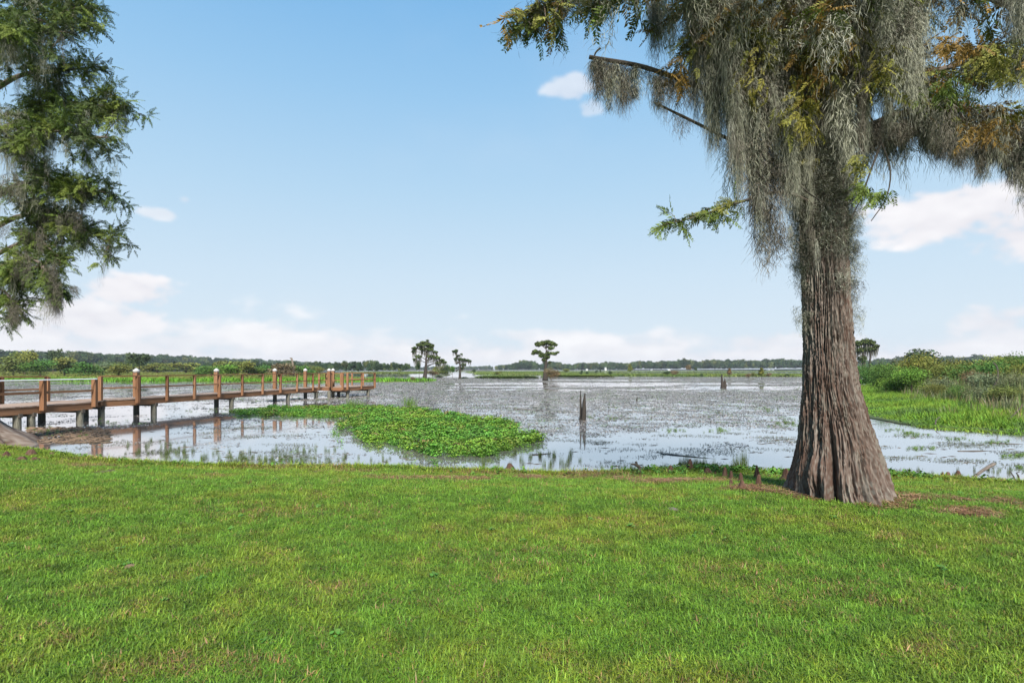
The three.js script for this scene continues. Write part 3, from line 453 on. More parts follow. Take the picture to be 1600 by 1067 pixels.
{
  const G = [tuftGeo(51, 20, .05, .055, .0062, 2, 1.5), tuftGeo(52, 18, .045, .055, .0075, 2, 1.5), tuftGeo(53, 22, .05, .06, .005, 2, 1.35)], r = rngOf(54), m = G.map(() => []), c = G.map(() => []);
  const N = 290000; const col = (x, d, br) => {
    const a = fbm(x * .55, d * .8, 3, 3), q = fbm(x * 2.2, d * 2.6, 8, 3), edge = sm(1.6, .2, shoreD(x) - d), yl = clamp(.2 + a * 1.5 + q * 1.2 + edge * .5, 0, 1);
    let g = [mix(.118, .2, yl), mix(.24, .262, yl), mix(.022, .026, yl)];
    const dry = clamp(br * .8 + sm(.05, .45, q + a * .6) * .22 + .03, 0, 1); if (r() < dry) { const t = .7 + r() * .6; g = r() < .45 ? [.27 * t, .18 * t, .085 * t] : [.2 * t, .17 * t, .05 * t]; }
    const j = (.68 + r() * .6) * (1 + .9 * fbm(x * 4.5, d * 5.5, 14, 2)); return g.map((v) => v * j);
  };
  for (let k = 0; k < N; k++) {
    const d = 2.2 + Math.pow(r(), .82) * 13, x = (r() - .5) * 2 * (d * 1.02 + 1.6), s = shoreD(x) - d; if (s < .02) continue;
    if (Math.hypot(x - 4.36, d - 7.46) < .6) continue;
    const br = bareAt(x, d); if (r() < br * .72) continue;
    const k3 = Math.floor(r() * 3), sc = (.75 + r() * .6) * mix(1, 1.45, sm(5, 12, d)) * (s < .5 ? 1.5 : 1), tx = fbm(x * 3, d * 3, 5, 2);
    m[k3].push(M4(V(x, groundH(x, d) - .006, -d), eul((r() - .5) * .5, r() * 6.28, (r() - .5) * .5), V(sc, sc * (.8 + tx * .8 + r() * .3), sc))); c[k3].push(col(x, d, br));
  }
  const L = [['lawn_grass', 'bright green mown grass covering the lawn'], ['lawn_grass', 'broad short grass blades mixed into the lawn'], ['lawn_grass', 'fine pale grass blades mixed into the lawn']];
  G.forEach((g, k) => tag(top(inst('', g, grassMat, m[k], c[k]), L[k][0]), L[k][1], 'grass', 'lawn grass', 'stuff'));
  { const nb = new GB(), q = rngOf(58); for (let k = 0; k < 16; k++) { const a = q() * 6.28, x = (q() - .5) * .16, z = (q() - .5) * .16, L = .02 + q() * .035, t = .6 + q() * .8, cc = [t, t * .9, t * .85], y = .004 + q() * .02, dx = Math.cos(a) * L, dz = Math.sin(a) * L, wx = -Math.sin(a) * .003, wz = Math.cos(a) * .003; nb.q(nb.v(x - dx - wx, y, z - dz - wz, cc), nb.v(x + dx - wx, y + .006, z + dz - wz, cc), nb.v(x + dx + wx, y + .006, z + dz + wz, cc), nb.v(x - dx + wx, y, z - dz + wz, cc)); }
    const lm = [], lc = []; for (let k = 0; k < 60000; k++) { const d = 4 + r() * 9, x = (r() - .5) * 2 * d, s = shoreD(x) - d; if (s < .05 || r() > bareAt(x, d) * .8 - .2) continue; lm.push(M4(V(x, groundH(x, d) + .004, -d), eul((r() - .5) * .2, r() * 6.28, (r() - .5) * .2), .8 + r() * .7)); const t = .6 + r() * .7; lc.push(r() < .6 ? [.17 * t, .095 * t, .058 * t] : [.22 * t, .16 * t, .095 * t]); }
    tag(top(inst('', nb.build(), vcol(.9, { specularIntensity: .2 }), lm, lc), 'needle_litter'), 'reddish dry needle litter on the bare strips of lawn by the shore', 'litter', null, 'stuff'); }
  // round-leaved weeds in the lawn and leafy weeds along the water's edge
  const b = new GB(), r2 = rngOf(56);
  for (let k = 0; k < 7; k++) { const a = k * 2.4, rr = .012 + .035 * r2(), R = .012 + r2() * .009, y = .025 + r2() * .025, tx = (r2() - .5) * .8, tz = (r2() - .5) * .8, cc = [.8 + r2() * .4, .9 + r2() * .3, .9], m0 = b.v(Math.cos(a) * rr, y - .003, Math.sin(a) * rr, cc); let pr = null, f0 = null; for (let s = 0; s < 7; s++) { const t = s / 7 * 6.28, ux = Math.cos(t) * R, uz = Math.sin(t) * R, i = b.v(Math.cos(a) * rr + ux, y + ux * tx + uz * tz, Math.sin(a) * rr + uz, cc); if (pr !== null) b.t(m0, pr, i); else f0 = i; pr = i; } b.t(m0, pr, f0); }
  const wm = [], wc = [];
  for (let k = 0; k < 500; k++) { const d = 2.5 + Math.pow(r(), .7) * 9.5, x = (r() - .5) * 2 * (d * .95 + .5), s = shoreD(x) - d; if (s < .03 || fbm(x * 1.2, d * 1.2, 30, 3) < -.02 + r() * .25 || Math.hypot(x - 4.36, d - 7.46) < .65) continue; const t = .7 + r() * .6; wm.push(M4(V(x, groundH(x, d), -d), eul((r() - .5) * .5, r() * 6.28, (r() - .5) * .5), .55 + r() * .45)); wc.push([.085 * t, .17 * t, .035 * t]); }
  for (let k = 0; k < 600; k++) { const x = r() < .75 ? mix(2.6, 7.5, r()) : mix(-13, 10, r()), d = shoreD(x) - .05 - r() * r() * 1.0; if (Math.hypot(x - 4.36, d - 7.46) < .65) continue; const t = .7 + r() * .6, sc = .7 + r() * .7; wm.push(M4(V(x, groundH(x, d) + .01, -d), eul((r() - .5) * .9, r() * 6.28, (r() - .5) * .9), V(sc, sc * (1.2 + r() * 1.2), sc))); wc.push([.085 * t, .17 * t, .03 * t]); }
  tag(top(inst('', b.build(), vcol(.6, { specularIntensity: .3, transmission: .15 }), wm, wc), 'lawn_weeds'), 'small round-leaved weeds scattered through the lawn', 'weeds', null, 'stuff');
}

// ---------------------------------------------------------------- floating plants
{
  const r = rngOf(61), padCluster = (seed, n, R, s0, s1) => { const q = rngOf(seed), b = new GB(); for (let k = 0; k < n; k++) { const a = q() * 6.28, rr = R * Math.sqrt(q()), cx = Math.cos(a) * rr, cz = Math.sin(a) * rr * .8, s = mix(s0, s1, q() * q()), tx = (q() - .5) * .7, tz = (q() - .5) * .7, y = .006 + q() * .012 + s * .25 * q(), t = .55 + q() * .9, c = [t * (.9 + q() * .25), t, t * (.85 + q() * .3)]; const m = b.v(cx, y, cz, c); let p = null, f = null; for (let e = 0; e < 5; e++) { const g = e / 5 * 6.28 + a, ux = Math.cos(g) * s * (.7 + q() * .5), uz = Math.sin(g) * s * (.7 + q() * .5), i = b.v(cx + ux, Math.max(.003, y + ux * tx + uz * tz), cz + uz, c); if (p !== null) b.t(m, p, i); else f = i; p = i; } b.t(m, p, f); } return b.build(); };
  const G = [padCluster(62, 54, .6, .014, .055), padCluster(63, 44, .6, .016, .065), padCluster(64, 40, .75, .014, .045)], m = G.map(() => []), c = G.map(() => []);
  const dens = (x, d) => {
    const px = CX + x / d * F, lane = fbm(x * .035, d * .11 / (1 + d * .02), 3, 4), f = fbm(x * .22, d * .3, 6, 3);
    let v;
    if (px > 860) v = sm(16.5, 23, d + f * 9 + (px > 1240 ? -7 : 0)) * .95; else if (px > 540) v = sm(14, 22, d + f * 6) * .9; else v = .28 + .5 * sm(24, 40, d) ;
    const open = sm(46, 60, d + f * 14 + (px < 690 ? -22 : 0));                       // lanes of open water further out
    v *= 1 - .97 * open * sm(-.1, .1, fbm(x * .032 + 3, d * .085, 17, 4) + .08);
    v *= 1 - .7 * sm(.16, .34, lane) * sm(30, 48, d);
    if (px < 520) v *= 1 - .85 * sm(-.12, .14, f * .6 + fbm(x * .03, d * .12, 23, 3));
    return v * (1.15 + f * 1.3);
  };
  for (let k = 0; k < 150000; k++) {
    const d = Math.sqrt(mix(144, 20500, r())), px = r() * 1800 - 100, x = (px - CX) / F * d; if (d < shoreD(x) + .4) continue;
    if (r() > dens(x, d)) continue; const k3 = Math.floor(r() * 3), sc = mix(.75, 1.15, sm(18, 90, d)) * (.7 + r() * .6);
    m[k3].push(M4(V(x, 0, -d), eul(0, r() * 6.28, 0), V(sc * 1.15, sc, sc))); const t = .7 + r() * .6, gr = r(); c[k3].push(gr < .1 ? [.1 * t, .15 * t, .04 * t] : [.22 * t, .205 * t, .185 * t]);
  }
  // thin scatter near the shore
  for (let k = 0; k < 4200; k++) { const x = mix(-13, 14, r()), d = shoreD(x) + .5 + r() * 8; if (fbm(x * .5, d * .9, 12, 3) < .06 + r() * .12) continue; const sc = .3 + r() * .35; m[2].push(M4(V(x, 0, -d), eul(0, r() * 6.28, 0), V(sc, sc * 1.6, sc * .6))); const t = .6 + r() * .5; c[2].push([.09 * t, .1 * t, .05 * t]); }
  const mat = vcol(.38, { specularIntensity: .9 });
  const lab = ['grey-green mats of small floating leaves across the lake', 'looser floating leaves between the lake mats', 'fine floating leaf litter on the lake'];
  G.forEach((g, k) => tag(top(inst('', g, mat, m[k], c[k]), 'floating_leaves'), lab[k], 'water plants', 'floating leaves', 'stuff'));

  // bed of water hyacinth
  const hy = (seed, n) => { const q = rngOf(seed), b = new GB(); for (let k = 0; k < n; k++) { const a = k * 2.4 + q(), rr = .02 + q() * .1, x = Math.cos(a) * rr, z = Math.sin(a) * rr, h = .05 + q() * .17, lx = x * 1.8, lz = z * 1.8, t = .65 + q() * .7, c = [t * (.85 + q() * .3), t, t], st = [.7, .9, .6]; const i0 = b.v(x * .3 - .006, 0, z * .3, st), i1 = b.v(x * .3 + .006, 0, z * .3, st), i2 = b.v(lx, h, lz, st); b.t(i0, i1, i2); const R = .017 + q() * .016, nx = Math.cos(a) * .5 + (q() - .5) * .7, nz = Math.sin(a) * .5 + (q() - .5) * .7, n = V(nx, .8, nz).normalize(), e1 = n.clone().cross(V(0, 0, 1)).normalize(), e2 = n.clone().cross(e1); const m0 = b.v(lx, h - .012, lz, c); let p = null, f = null; for (let e = 0; e < 7; e++) { const g = e / 7 * 6.28, o = e1.clone().multiplyScalar(Math.cos(g) * R * 1.1).addScaledVector(e2, Math.sin(g) * R), i = b.v(lx + o.x, h + o.y + .006, lz + o.z, c); if (p !== null) b.t(m0, p, i); else f = i; p = i; } b.t(m0, p, f); } return b.build(); };
  const HG = [hy(65, 26), hy(66, 22)], hm = [[], []], hc = [[], []];
  const poly = [[530, 668], [548, 656], [585, 650], [600, 642], [640, 640], [700, 648], [760, 656], [805, 663], [822, 670], [800, 677], [835, 682], [848, 688], [820, 697], [790, 704], [770, 711], [735, 718], [700, 716], [660, 706], [630, 702], [590, 694], [560, 684]].map((q) => { const v = onY(...q); return [v.x, -v.z]; });
  const arm = [[365, 645], [420, 639], [500, 637], [560, 637], [620, 638], [640, 646], [600, 651], [560, 652], [500, 653], [430, 650], [380, 650]].map((q) => { const v = onY(...q); return [v.x, -v.z]; });
  const put = (x, d, sc, n, dead = 0) => { const k = Math.floor(r() * 2), t = .75 + r() * .5, y = fbm(x * .7, d * .6, 21, 3); hm[k].push(M4(V(x, -.02, -d), eul((r() - .5) * .2, r() * 6.28, (r() - .5) * .2), sc)); let g = [mix(.085, .15, sm(-.2, .3, y)), mix(.22, .255, sm(-.2, .3, y)), .026]; if (r() < .07 + dead * .5) g = [.19, .22, .045]; if (r() < .02 + dead * .5) g = [.17, .11, .05]; hc[k].push(g.map((v) => v * t)); };
  for (let k = 0; k < 15000; k++) { const d = mix(12, 36, r()), x = mix(-17, 3, r()), w = fbm(x * .9, d * .7, 13, 3) * 1.1, inA = inPoly(poly, x + w * .5, d + w), inB = inPoly(arm, x + w * .6, d + w); if (inA || inB) { const hv = fbm(x * 1.1, d * 1.1, 31, 3); if (hv < -.3 && r() < .7) continue; put(x, d, (.55 + r() * .55 + hv * .7) * (inB ? .9 : 1), 0, hv < -.12 ? .12 : 0); } else if (r() < .05 && (inPoly(poly, x * .92, d + 1.2 * (r() - .2)) || inPoly(poly, x + r() - .5, d + 1.2))) put(x, d, .45 + r() * .3, 0); }
  for (let k = 0; k < 60; k++) { const d = mix(14, 17, r()), x = mix(-4, .8, r()); if (inPoly(poly, x, d + .9)) put(x, d, .5 + r() * .3, 0, .05); }
  HG.forEach((g, k) => tag(top(inst('', g, vcol(.45, { specularIntensity: .5, transmission: .15 }), hm[k], hc[k]), 'water_hyacinth'), ['bright green bed of water hyacinth floating near the shore', 'smaller hyacinth rosettes within the floating green bed'][k], 'water plants', 'hyacinth bed', 'stuff'));
  // taller sprouts above the bed, patches of green weed on the water, weeds standing in the shallows
  const sp = tuftGeo(67, 40, .6, .25, .02, 3, .5), sm1 = [], sc1 = [];
  for (const [px, py, s, n] of [[641, 634, 1.0, 5], [556, 638, .9, 8], [630, 668, .5, 4]]) for (let k = 0; k < n; k++) { const v = onY(px + (r() - .5) * 14 * (n > 6 ? 2 : 1), py + (r() - .5) * 3); sm1.push(M4(v, eul(0, r() * 6, 0), s * (.7 + r() * .5))); sc1.push([.1, .18, .035]); }
  for (const [px, py, w, h, n, s] of [[320, 714, 70, 7, 34, .35], [410, 722, 60, 6, 30, .36], [480, 715, 60, 14, 26, .35], [240, 700, 50, 10, 25, .3], [830, 720, 80, 12, 30, .4], [1010, 733, 70, 3, 20, .25], [1090, 728, 30, 4, 20, .4], [1155, 735, 10, 5, 6, .7], [560, 722, 120, 7, 34, .28], [1330, 738, 260, 4, 40, .25]])
    for (let k = 0; k < n; k++) { const v = onY(px + (r() - .5) * w * 2, py + (r() - .5) * h * 2); sm1.push(M4(v, eul(0, r() * 6, 0), V(s * .5, s * (.5 + r() * .6), s * .5))); const t = .6 + r() * .6; sc1.push([.09 * t, .13 * t, .03 * t]); }
  tag(top(inst('', sp, grassMat, sm1, sc1), 'water_weeds'), 'thin upright weeds standing in the shallow water', 'weeds', null, 'stuff');
  const wl = [], wlc = [];
  for (const [px, py, w, h, n] of [[1235, 661, 28, 6, 60], [1200, 641, 14, 3, 26], [1440, 701, 18, 2, 22], [1435, 680, 16, 3, 22], [1395, 672, 16, 2, 14], [1420, 677, 20, 2, 20], [1550, 692, 20, 3, 24], [1590, 712, 18, 3, 24], [1500, 687, 16, 2, 14], [1595, 734, 14, 3, 12], [925, 652, 10, 5, 18], [965, 654, 14, 5, 14], [1050, 673, 14, 2, 16], [1125, 673, 20, 3, 26], [890, 624, 26, 3, 24], [1245, 608, 20, 3, 30], [975, 604, 6, 2, 8], [1160, 628, 12, 2, 10], [90, 676, 40, 6, 30], [170, 660, 20, 5, 24], [400, 627, 30, 3, 24], [470, 615, 20, 2, 10], [335, 640, 40, 4, 40], [1240, 620, 12, 3, 10]])
    for (let k = 0; k < n; k++) { const v = onY(px + (r() + r() - 1) * w * 1.7, py + (r() + r() - 1) * h * 1.5), q = .17 + r() * .24; wl.push(M4(v, eul(0, r() * 6, 0), V(q, q * .7, q))); const t = .7 + r() * .6; wlc.push([.12 * t, .19 * t, .035 * t]); }
  tag(top(inst('', HG[0], vcol(.5, { specularIntensity: .5 }), wl, wlc), 'water_lettuce'), 'small loose clumps of floating green plants dotted on the lake', 'water plants', null, 'stuff');
  // twigs and bark afloat below the boardwalk
  const stick = new GB().tube([V(-.5, 0, 0), V(0, .03, .02), V(.5, 0, 0)], () => .02, 5).build(), dm = [], dc = [];
  for (let k = 0; k < 520; k++) { const v = onY(mix(45, 170, r()), mix(668, 693, r())); if (-v.z < shoreD(v.x) + .2) continue; dm.push(M4(v.setY(-.004), eul(0, r() * 6, (r() - .5) * .1), V(.08 + r() * .3, .5 + r() * .6, .5 + r() * .9))); const t = .5 + r(); dc.push([.13 * t, .09 * t, .06 * t]); }
  for (let k = 0; k < 160; k++) { const px = mix(180, 1590, r()), v = onY(px, mix(640, 728, r())); if (-v.z < shoreD(v.x) + .4) continue; dm.push(M4(v.setY(-.006), eul(0, (r() - .5) * .8, 0), V(.08 + r() * .25, .4, .35 + r() * .3))); const t = .4 + r(); dc.push([.1 * t, .08 * t, .06 * t]); }
  tag(top(inst('', stick, std(1, 1, 1, .9), dm, dc), 'floating_debris'), 'brown bark and twigs drifting on the water by the boardwalk', 'debris', null, 'stuff');
}

// ---------------------------------------------------------------- stumps, knees, logs and bits of wood
const kneeMat = vcol(.92, { specularIntensity: .2 });
function kneeGeo(seed, spike = .35) { const b = new GB(), NA = 22, NH = 16; for (let j = 0; j <= NH; j++) { const t = j / NH; for (let i = 0; i <= NA; i++) { const a = (i % NA) / NA * 6.2832, ca = Math.cos(a), sa = Math.sin(a), R = (mix(.5, .5 * spike, Math.pow(t, .7)) * Math.sqrt(Math.max(0, 1 - Math.pow(t, 5)))) * (1 + .35 * n3(ca * 1.6 + seed, t * 1.6, sa * 1.6) + .2 * n3(ca * 4 + seed, t * 3, sa * 4)) * (1 + .5 * Math.pow(1 - t, 4)), w = .5 + .8 * n3(ca * 5, t * 2 + seed, sa * 5); b.v(ca * R + .12 * t * n3(seed, 1, 0), t, sa * R, [mix(.05, .12, w), mix(.025, .075, w), mix(.017, .055, w)]); } } for (let j = 0; j < NH; j++) for (let i = 0; i < NA; i++) { const k = j * (NA + 1) + i; b.q(k, k + NA + 1, k + NA + 2, k + 1); } return b.build(); }
const groundAt = (px, py) => { let d = 10, h = .2; for (let k = 0; k < 14; k++) { d = (EYE - h) * F / (py - HZ); h = mix(h, Math.max(0, groundH((px - CX) / F * d, d)), .7); } return V((px - CX) / F * d, h, -d); };
{
  const ord = ['first', 'second', 'third', 'fourth', 'fifth', 'sixth', 'seventh', 'eighth', 'ninth', 'tenth', 'eleventh', 'twelfth', 'thirteenth', 'fourteenth', 'fifteenth', 'sixteenth', 'seventeenth', 'eighteenth', 'nineteenth', 'twentieth'];
  const knee = (px, py, w, h, seed, label, cat = 'root knee', group = null, name = 'cypress_knee') => { const v = groundAt(px, py), s = F / -v.z, o = top(mesh('', kneeGeo(seed, .3 + (seed % 5) * .06), kneeMat), name); o.position.copy(v); o.position.y -= .03; o.scale.set(w / s * 1.25, h / s * 1.15 + .03, w / s * 1.25); o.rotation.y = seed; tag(o, label, cat, group); return o; };
  const list = [[1228, 753, 15, 19], [1186, 760, 9, 17], [1183, 750, 9, 21], [1160, 764, 12, 12], [1158, 754, 7, 14], [1143, 759, 9, 9], [1143, 750, 8, 13], [1133, 747, 8, 16], [1118, 743, 5, 6], [1106, 742, 13, 10], [1079, 737, 9, 18], [1048, 740, 11, 12]];
  list.forEach(([x, y, w, h], i) => knee(x, y, w, h, i * 1.7 + 2, `brown cypress knee at the water's edge, ${ord[i]} out from the big trunk`, 'root knee', 'knees on the open side of the big trunk'));
  [[1474, 744, 6, 6], [1482, 745, 8, 7], [1498, 745, 11, 9], [1543, 752, 8, 5], [1562, 753, 9, 6]].forEach(([x, y, w, h], i) => knee(x, y, w, h, i * 2.3 + 31, `low brown knee on the marsh side of the big trunk, ${ord[i]} from it`, 'root knee', 'knees on the marsh side of the big trunk'));
  [[80, 713, 12, 6], [53, 721, 14, 6], [47, 713, 14, 10], [32, 721, 14, 7], [9, 715, 13, 9]].forEach(([x, y, w, h], i) => knee(x, y, w, h, i * 1.3 + 51, `reddish low knee in the lawn by the boardwalk, ${ord[i]} from the picture's left edge`.replace(ord[i], ord[4 - i]), 'root knee', 'knees in the lawn by the boardwalk'));
  { const o = knee(797, 736, 16, 11, 71, 'jagged reddish stump at the lawn edge in front of the hyacinth bed', 'stump', null, 'shore_stump'); o.scale.x *= 1.6; }
  // splintered stumps standing in the lake
  const snag = (parts, label) => { const g = top(new THREE.Group(), 'lake_stump'), v0 = onY(parts[0][0], parts[0][1]); g.position.copy(v0); tag(g, label, 'stump'); for (const [px, py, tx, ty, w] of parts) { const v = onY(px, py), d = -v.z, s = F / d, t = P(tx, ty, d).sub(v0), b0 = v.clone().sub(v0).setY(-.3); mesh('splinter', new GB().tube(curve([b0, b0.clone().lerp(t, .35).add(V(.01, 0, .02)), b0.clone().lerp(t, .7), t], 12), (u) => w / s * (.5 - .38 * Math.pow(u, 1.4)), 9, undefined, .5).build(), lakeWood, g); } };
  snag([[907, 656, 907.5, 610, 5], [910.5, 657, 914, 614, 8], [913, 655, 915, 626, 5]], 'split dark stump with two pointed shards in the near lake');
  snag([[1129, 606, 1128.5, 585, 6], [1133, 606, 1133, 592, 6]], 'weathered double stump farther out in the lake towards the big trunk');
  snag([[995, 627, 996, 620, 2], [997, 627, 994, 622, 2]], 'tiny twig snag in the mats beyond the split stump');
  // logs and sticks
  const log = (name, a, b, w, label, y = .03, kids = []) => { const p = a.length > 2 ? P(...a) : onY(...a), q = b.length > 2 ? P(...b) : onY(...b), s = F / -p.z, mid = p.clone().lerp(q, .5), g = top(new THREE.Group(), name); g.position.copy(mid).setY(y); tag(g, label, name.includes('log') ? 'log' : 'stick'); const P0 = p.clone().sub(mid), P1 = q.clone().sub(mid); if (a.length < 3) { P0.y = P1.y = 0; } mesh('stem', new GB().tube(curve([P0, P0.clone().lerp(P1, .4).add(V(0, .01, .05)), P1], 14), (t) => w / s * mix(.5, .28, t), 8, undefined, .4).build(), deadMat, g); for (const k of kids) mesh('side_branch', new GB().tube(k.map((u) => V(...u)), (t) => .018 - .01 * t, 6).build(), deadMat, g); };
  log('floating_log', [1033, 709], [1118, 717], 4, 'long thin log floating just off the cypress knees', -.012, [[[-.2, 0, .02], [-.16, -.01, .2], [-.1, .0, .28]]]);
  log('floating_log', [1498, 705], [1556, 704], 3.4, 'dark log floating between the big trunk and the marsh', -.012);
  log('floating_log', [832, 711], [862, 708], 4, 'short dark log floating beside the hyacinth bed', -.012);
  log('floating_log', [803, 639], [848, 642], 3, 'thin dark log lying in the mats before the split stump', -.012);
  log('floating_log', [880, 643], [904, 644], 2, 'small log touching the water close to the split stump', -.012);
  log('floating_log', [1545, 692], [1600, 694], 3, 'dark sliver of log along the marsh edge', -.012);
  { const p = groundAt(1518, 749), q = onY(1553, 736); q.y = .14; const g = top(new THREE.Group(), 'leaning_stick'); g.position.copy(p); tag(g, 'grey stick poking from the lawn edge out over the water', 'stick'); mesh('stem', new GB().tube([V(0, 0, 0), q.clone().sub(p).multiplyScalar(.5).add(V(0, .02, 0)), q.clone().sub(p)], (t) => mix(.022, .04, t), 8, undefined, .3).build(), barkMat, g); }
  { const p = groundAt(1000, 741), g = top(new THREE.Group(), 'forked_driftwood'); g.position.copy(p); const s = F / -p.z; tag(g, 'small dark forked driftwood standing at the lawn edge', 'driftwood'); const q = (x, y, z = 0) => V((x - 1000) / s, (741 - y) / s, z); mesh('stem', new GB().tube([q(999, 744), q(999, 735), q(1001, 730), q(996, 726), q(994, 721)], (t) => mix(.04, .02, t), 8, undefined, .5).build(), deadMat, g); mesh('side_branch', new GB().tube([q(998, 729), q(991, 725, .05), q(985, 723.5, .1)], (t) => mix(.03, .012, t), 7, undefined, .4).build(), deadMat, g); }
  { const p = groundAt(1588, 753), g = top(new THREE.Group(), 'bare_twig'); g.position.copy(p); const s = F / -p.z; tag(g, 'bare dark twig standing at the lawn edge towards the marsh', 'stick'); for (const pts of [[[0, 0], [-3, 8], [-8, 16]], [[6, 0], [4, 10], [1, 14], [6, 16]]]) mesh('stem', new GB().tube(pts.map(([x, y]) => V(x / s, y / s, 0)), (t) => mix(.018, .008, t), 6).build(), deadMat, g); }
  // clods, a clump of fallen moss
  const clod = (px, py, w, h, seed, label, cat, mat) => { const v = groundAt(px, py), s = F / -v.z, g = new THREE.IcosahedronGeometry(.5, 4), p = g.attributes.position; for (let i = 0; i < p.count; i++) { const x = p.getX(i), y = p.getY(i), z = p.getZ(i), k = 1 + .5 * n3(x * 3 + seed, y * 3, z * 3) + .3 * n3(x * 9, y * 9 + seed, z * 9); p.setXYZ(i, x * k, y * k, z * k); } g.computeVertexNormals(); const o = top(mesh('', g, mat), cat); o.position.copy(v).add(V(0, h / s * .2, 0)); o.scale.set(w / s, h / s, w / s * 1.3); tag(o, label, cat); };
  const soil = std(.075, .055, .04, .95);
  clod(160, 741, 34, 6, 1, 'flat dark patch of mud on the lawn near the boardwalk', 'mud', soil);
  clod(493, 740, 9, 5, 2, 'small dark clod on the lawn near the water', 'clod', soil);
  clod(448, 758, 14, 3, 3, 'thin dark crumb of soil lower on the lawn', 'clod', soil);
  clod(423, 746, 16, 3, 4, 'narrow dark strip of soil near the lawn edge', 'clod', soil);
  clod(1052, 797, 15, 5, 5, 'fallen grey clump of moss on the lawn', 'moss', std(.13, .11, .095, 1));
  clod(204, 886, 14, 6, 6, 'small brown leaf pile low on the lawn', 'leaves', std(.16, .11, .07, 1));
}

// ---------------------------------------------------------------- plants beyond the water
function leafBlob(seed, n, leaf, lobes, o = {}) { // leaf-sized faces spread through several lobes inside a unit box standing on y = 0
  const r = rngOf(seed), b = new GB(), Ls = [];
  for (let k = 0; k < lobes; k++) { const t = o.lobe?.(k, r) ?? [(r() - .5) * .62, .28 + r() * .46, (r() - .5) * .62, .2 + r() * .14, .16 + r() * .14]; Ls.push([...t, .72 + r() * .56, (r() - .5) * .3]); }
  for (let k = 0; k < n; k++) {
    const l = Ls[Math.floor(r() * Ls.length)], a = r() * 6.28, u = r() * 2 - 1, q = Math.pow(r(), .45), s = Math.sqrt(1 - u * u) * q;
    const c = V(l[0] + Math.cos(a) * s * l[3], l[1] + u * q * l[4], l[2] + Math.sin(a) * s * l[3]); if (c.y < .01) continue;
    const L = leaf * (.6 + r() * .8), d = V(r() - .5, (r() - .5) * .8 + (o.up ?? 0), r() - .5).normalize(), e = V(r() - .5, r() - .5, r() - .5).cross(d).normalize().multiplyScalar(L * (o.narrow ?? .32)), t = l[5] * (.75 + r() * .5), cc = [t * (1 + l[6] + (r() - .5) * .2), t, t * (1 - l[6] * .5)];
    const h = d.clone().multiplyScalar(L * .5), i0 = b.v(c.x - h.x, c.y - h.y, c.z - h.z, cc), i1 = b.v(c.x + e.x, c.y + e.y, c.z + e.z, cc), i2 = b.v(c.x + h.x, c.y + h.y, c.z + h.z, cc), i3 = b.v(c.x - e.x, c.y - e.y, c.z - e.z, cc); b.q(i0, i1, i2, i3);
  }
  return b.build();
}
const leafM = (r, g, b) => vcolC(r, g, b); function vcolC(r, g, b) { const m = vcol(.75, { specularIntensity: .25 }); m.color.setRGB(r, g, b); return m; }
const bushG = [leafBlob(81, 2600, .055, 9), leafBlob(82, 2600, .05, 12), leafBlob(83, 2200, .065, 8)];
const treeG = [leafBlob(84, 1500, .085, 8, { lobe: (k, r) => [(r() - .5) * .5, .5 + r() * .4, (r() - .5) * .5, .2 + r() * .12, .12 + r() * .08] }), leafBlob(85, 1500, .085, 10, { lobe: (k, r) => { const y = .3 + k / 10 * .62; return [(r() - .5) * .3 * (1.2 - y), y, (r() - .5) * .3 * (1.2 - y), .3 * (1.25 - y), .1]; } }), leafBlob(86, 1400, .09, 7, { lobe: (k, r) => [(r() - .5) * .6, .42 + r() * .45, (r() - .5) * .6, .22 + r() * .12, .16 + r() * .1] })];
const bushC = { olive: leafM(.12, .135, .035), green: leafM(.07, .14, .03), dark: leafM(.045, .07, .03), yellow: leafM(.15, .165, .035), brown: leafM(.15, .11, .06), grey: leafM(.13, .155, .08), bright: leafM(.11, .2, .03) };
const fineG = [leafBlob(181, 6500, .034, 12), leafBlob(182, 6500, .03, 15), leafBlob(183, 6000, .036, 11)];
const stemG = new THREE.CylinderGeometry(.35, .5, 1, 7); stemG.translate(0, .5, 0);
const soilMat = std(.06, .05, .035, .95);
function bush(name, label, cat, group, v, w, h, colour, k, stem = .06) { const o = top(new THREE.Group(), name); o.position.copy(v); tag(o, label, cat, group); const f = mesh('foliage', (k >= 6 ? fineG[k - 6] : k >= 3 ? treeG[k - 3] : bushG[k]), bushC[colour], o); f.scale.set(w * 1.25, h * 1.06, w * 1.25); f.rotation.y = (v.x * 3.1 + v.z) % 6.28; const s = mesh('stem', stemG, twigMat, o); s.position.y = -.1; s.scale.set(stem * w, h * .7, stem * w); return o; }
const ordinal = (n) => ['first', 'second', 'third', 'fourth', 'fifth', 'sixth', 'seventh', 'eighth', 'ninth', 'tenth', 'eleventh', 'twelfth', 'thirteenth', 'fourteenth', 'fifteenth', 'sixteenth', 'seventeenth', 'eighteenth', 'nineteenth', 'twentieth', 'twenty-first', 'twenty-second', 'twenty-third', 'twenty-fourth'][n];
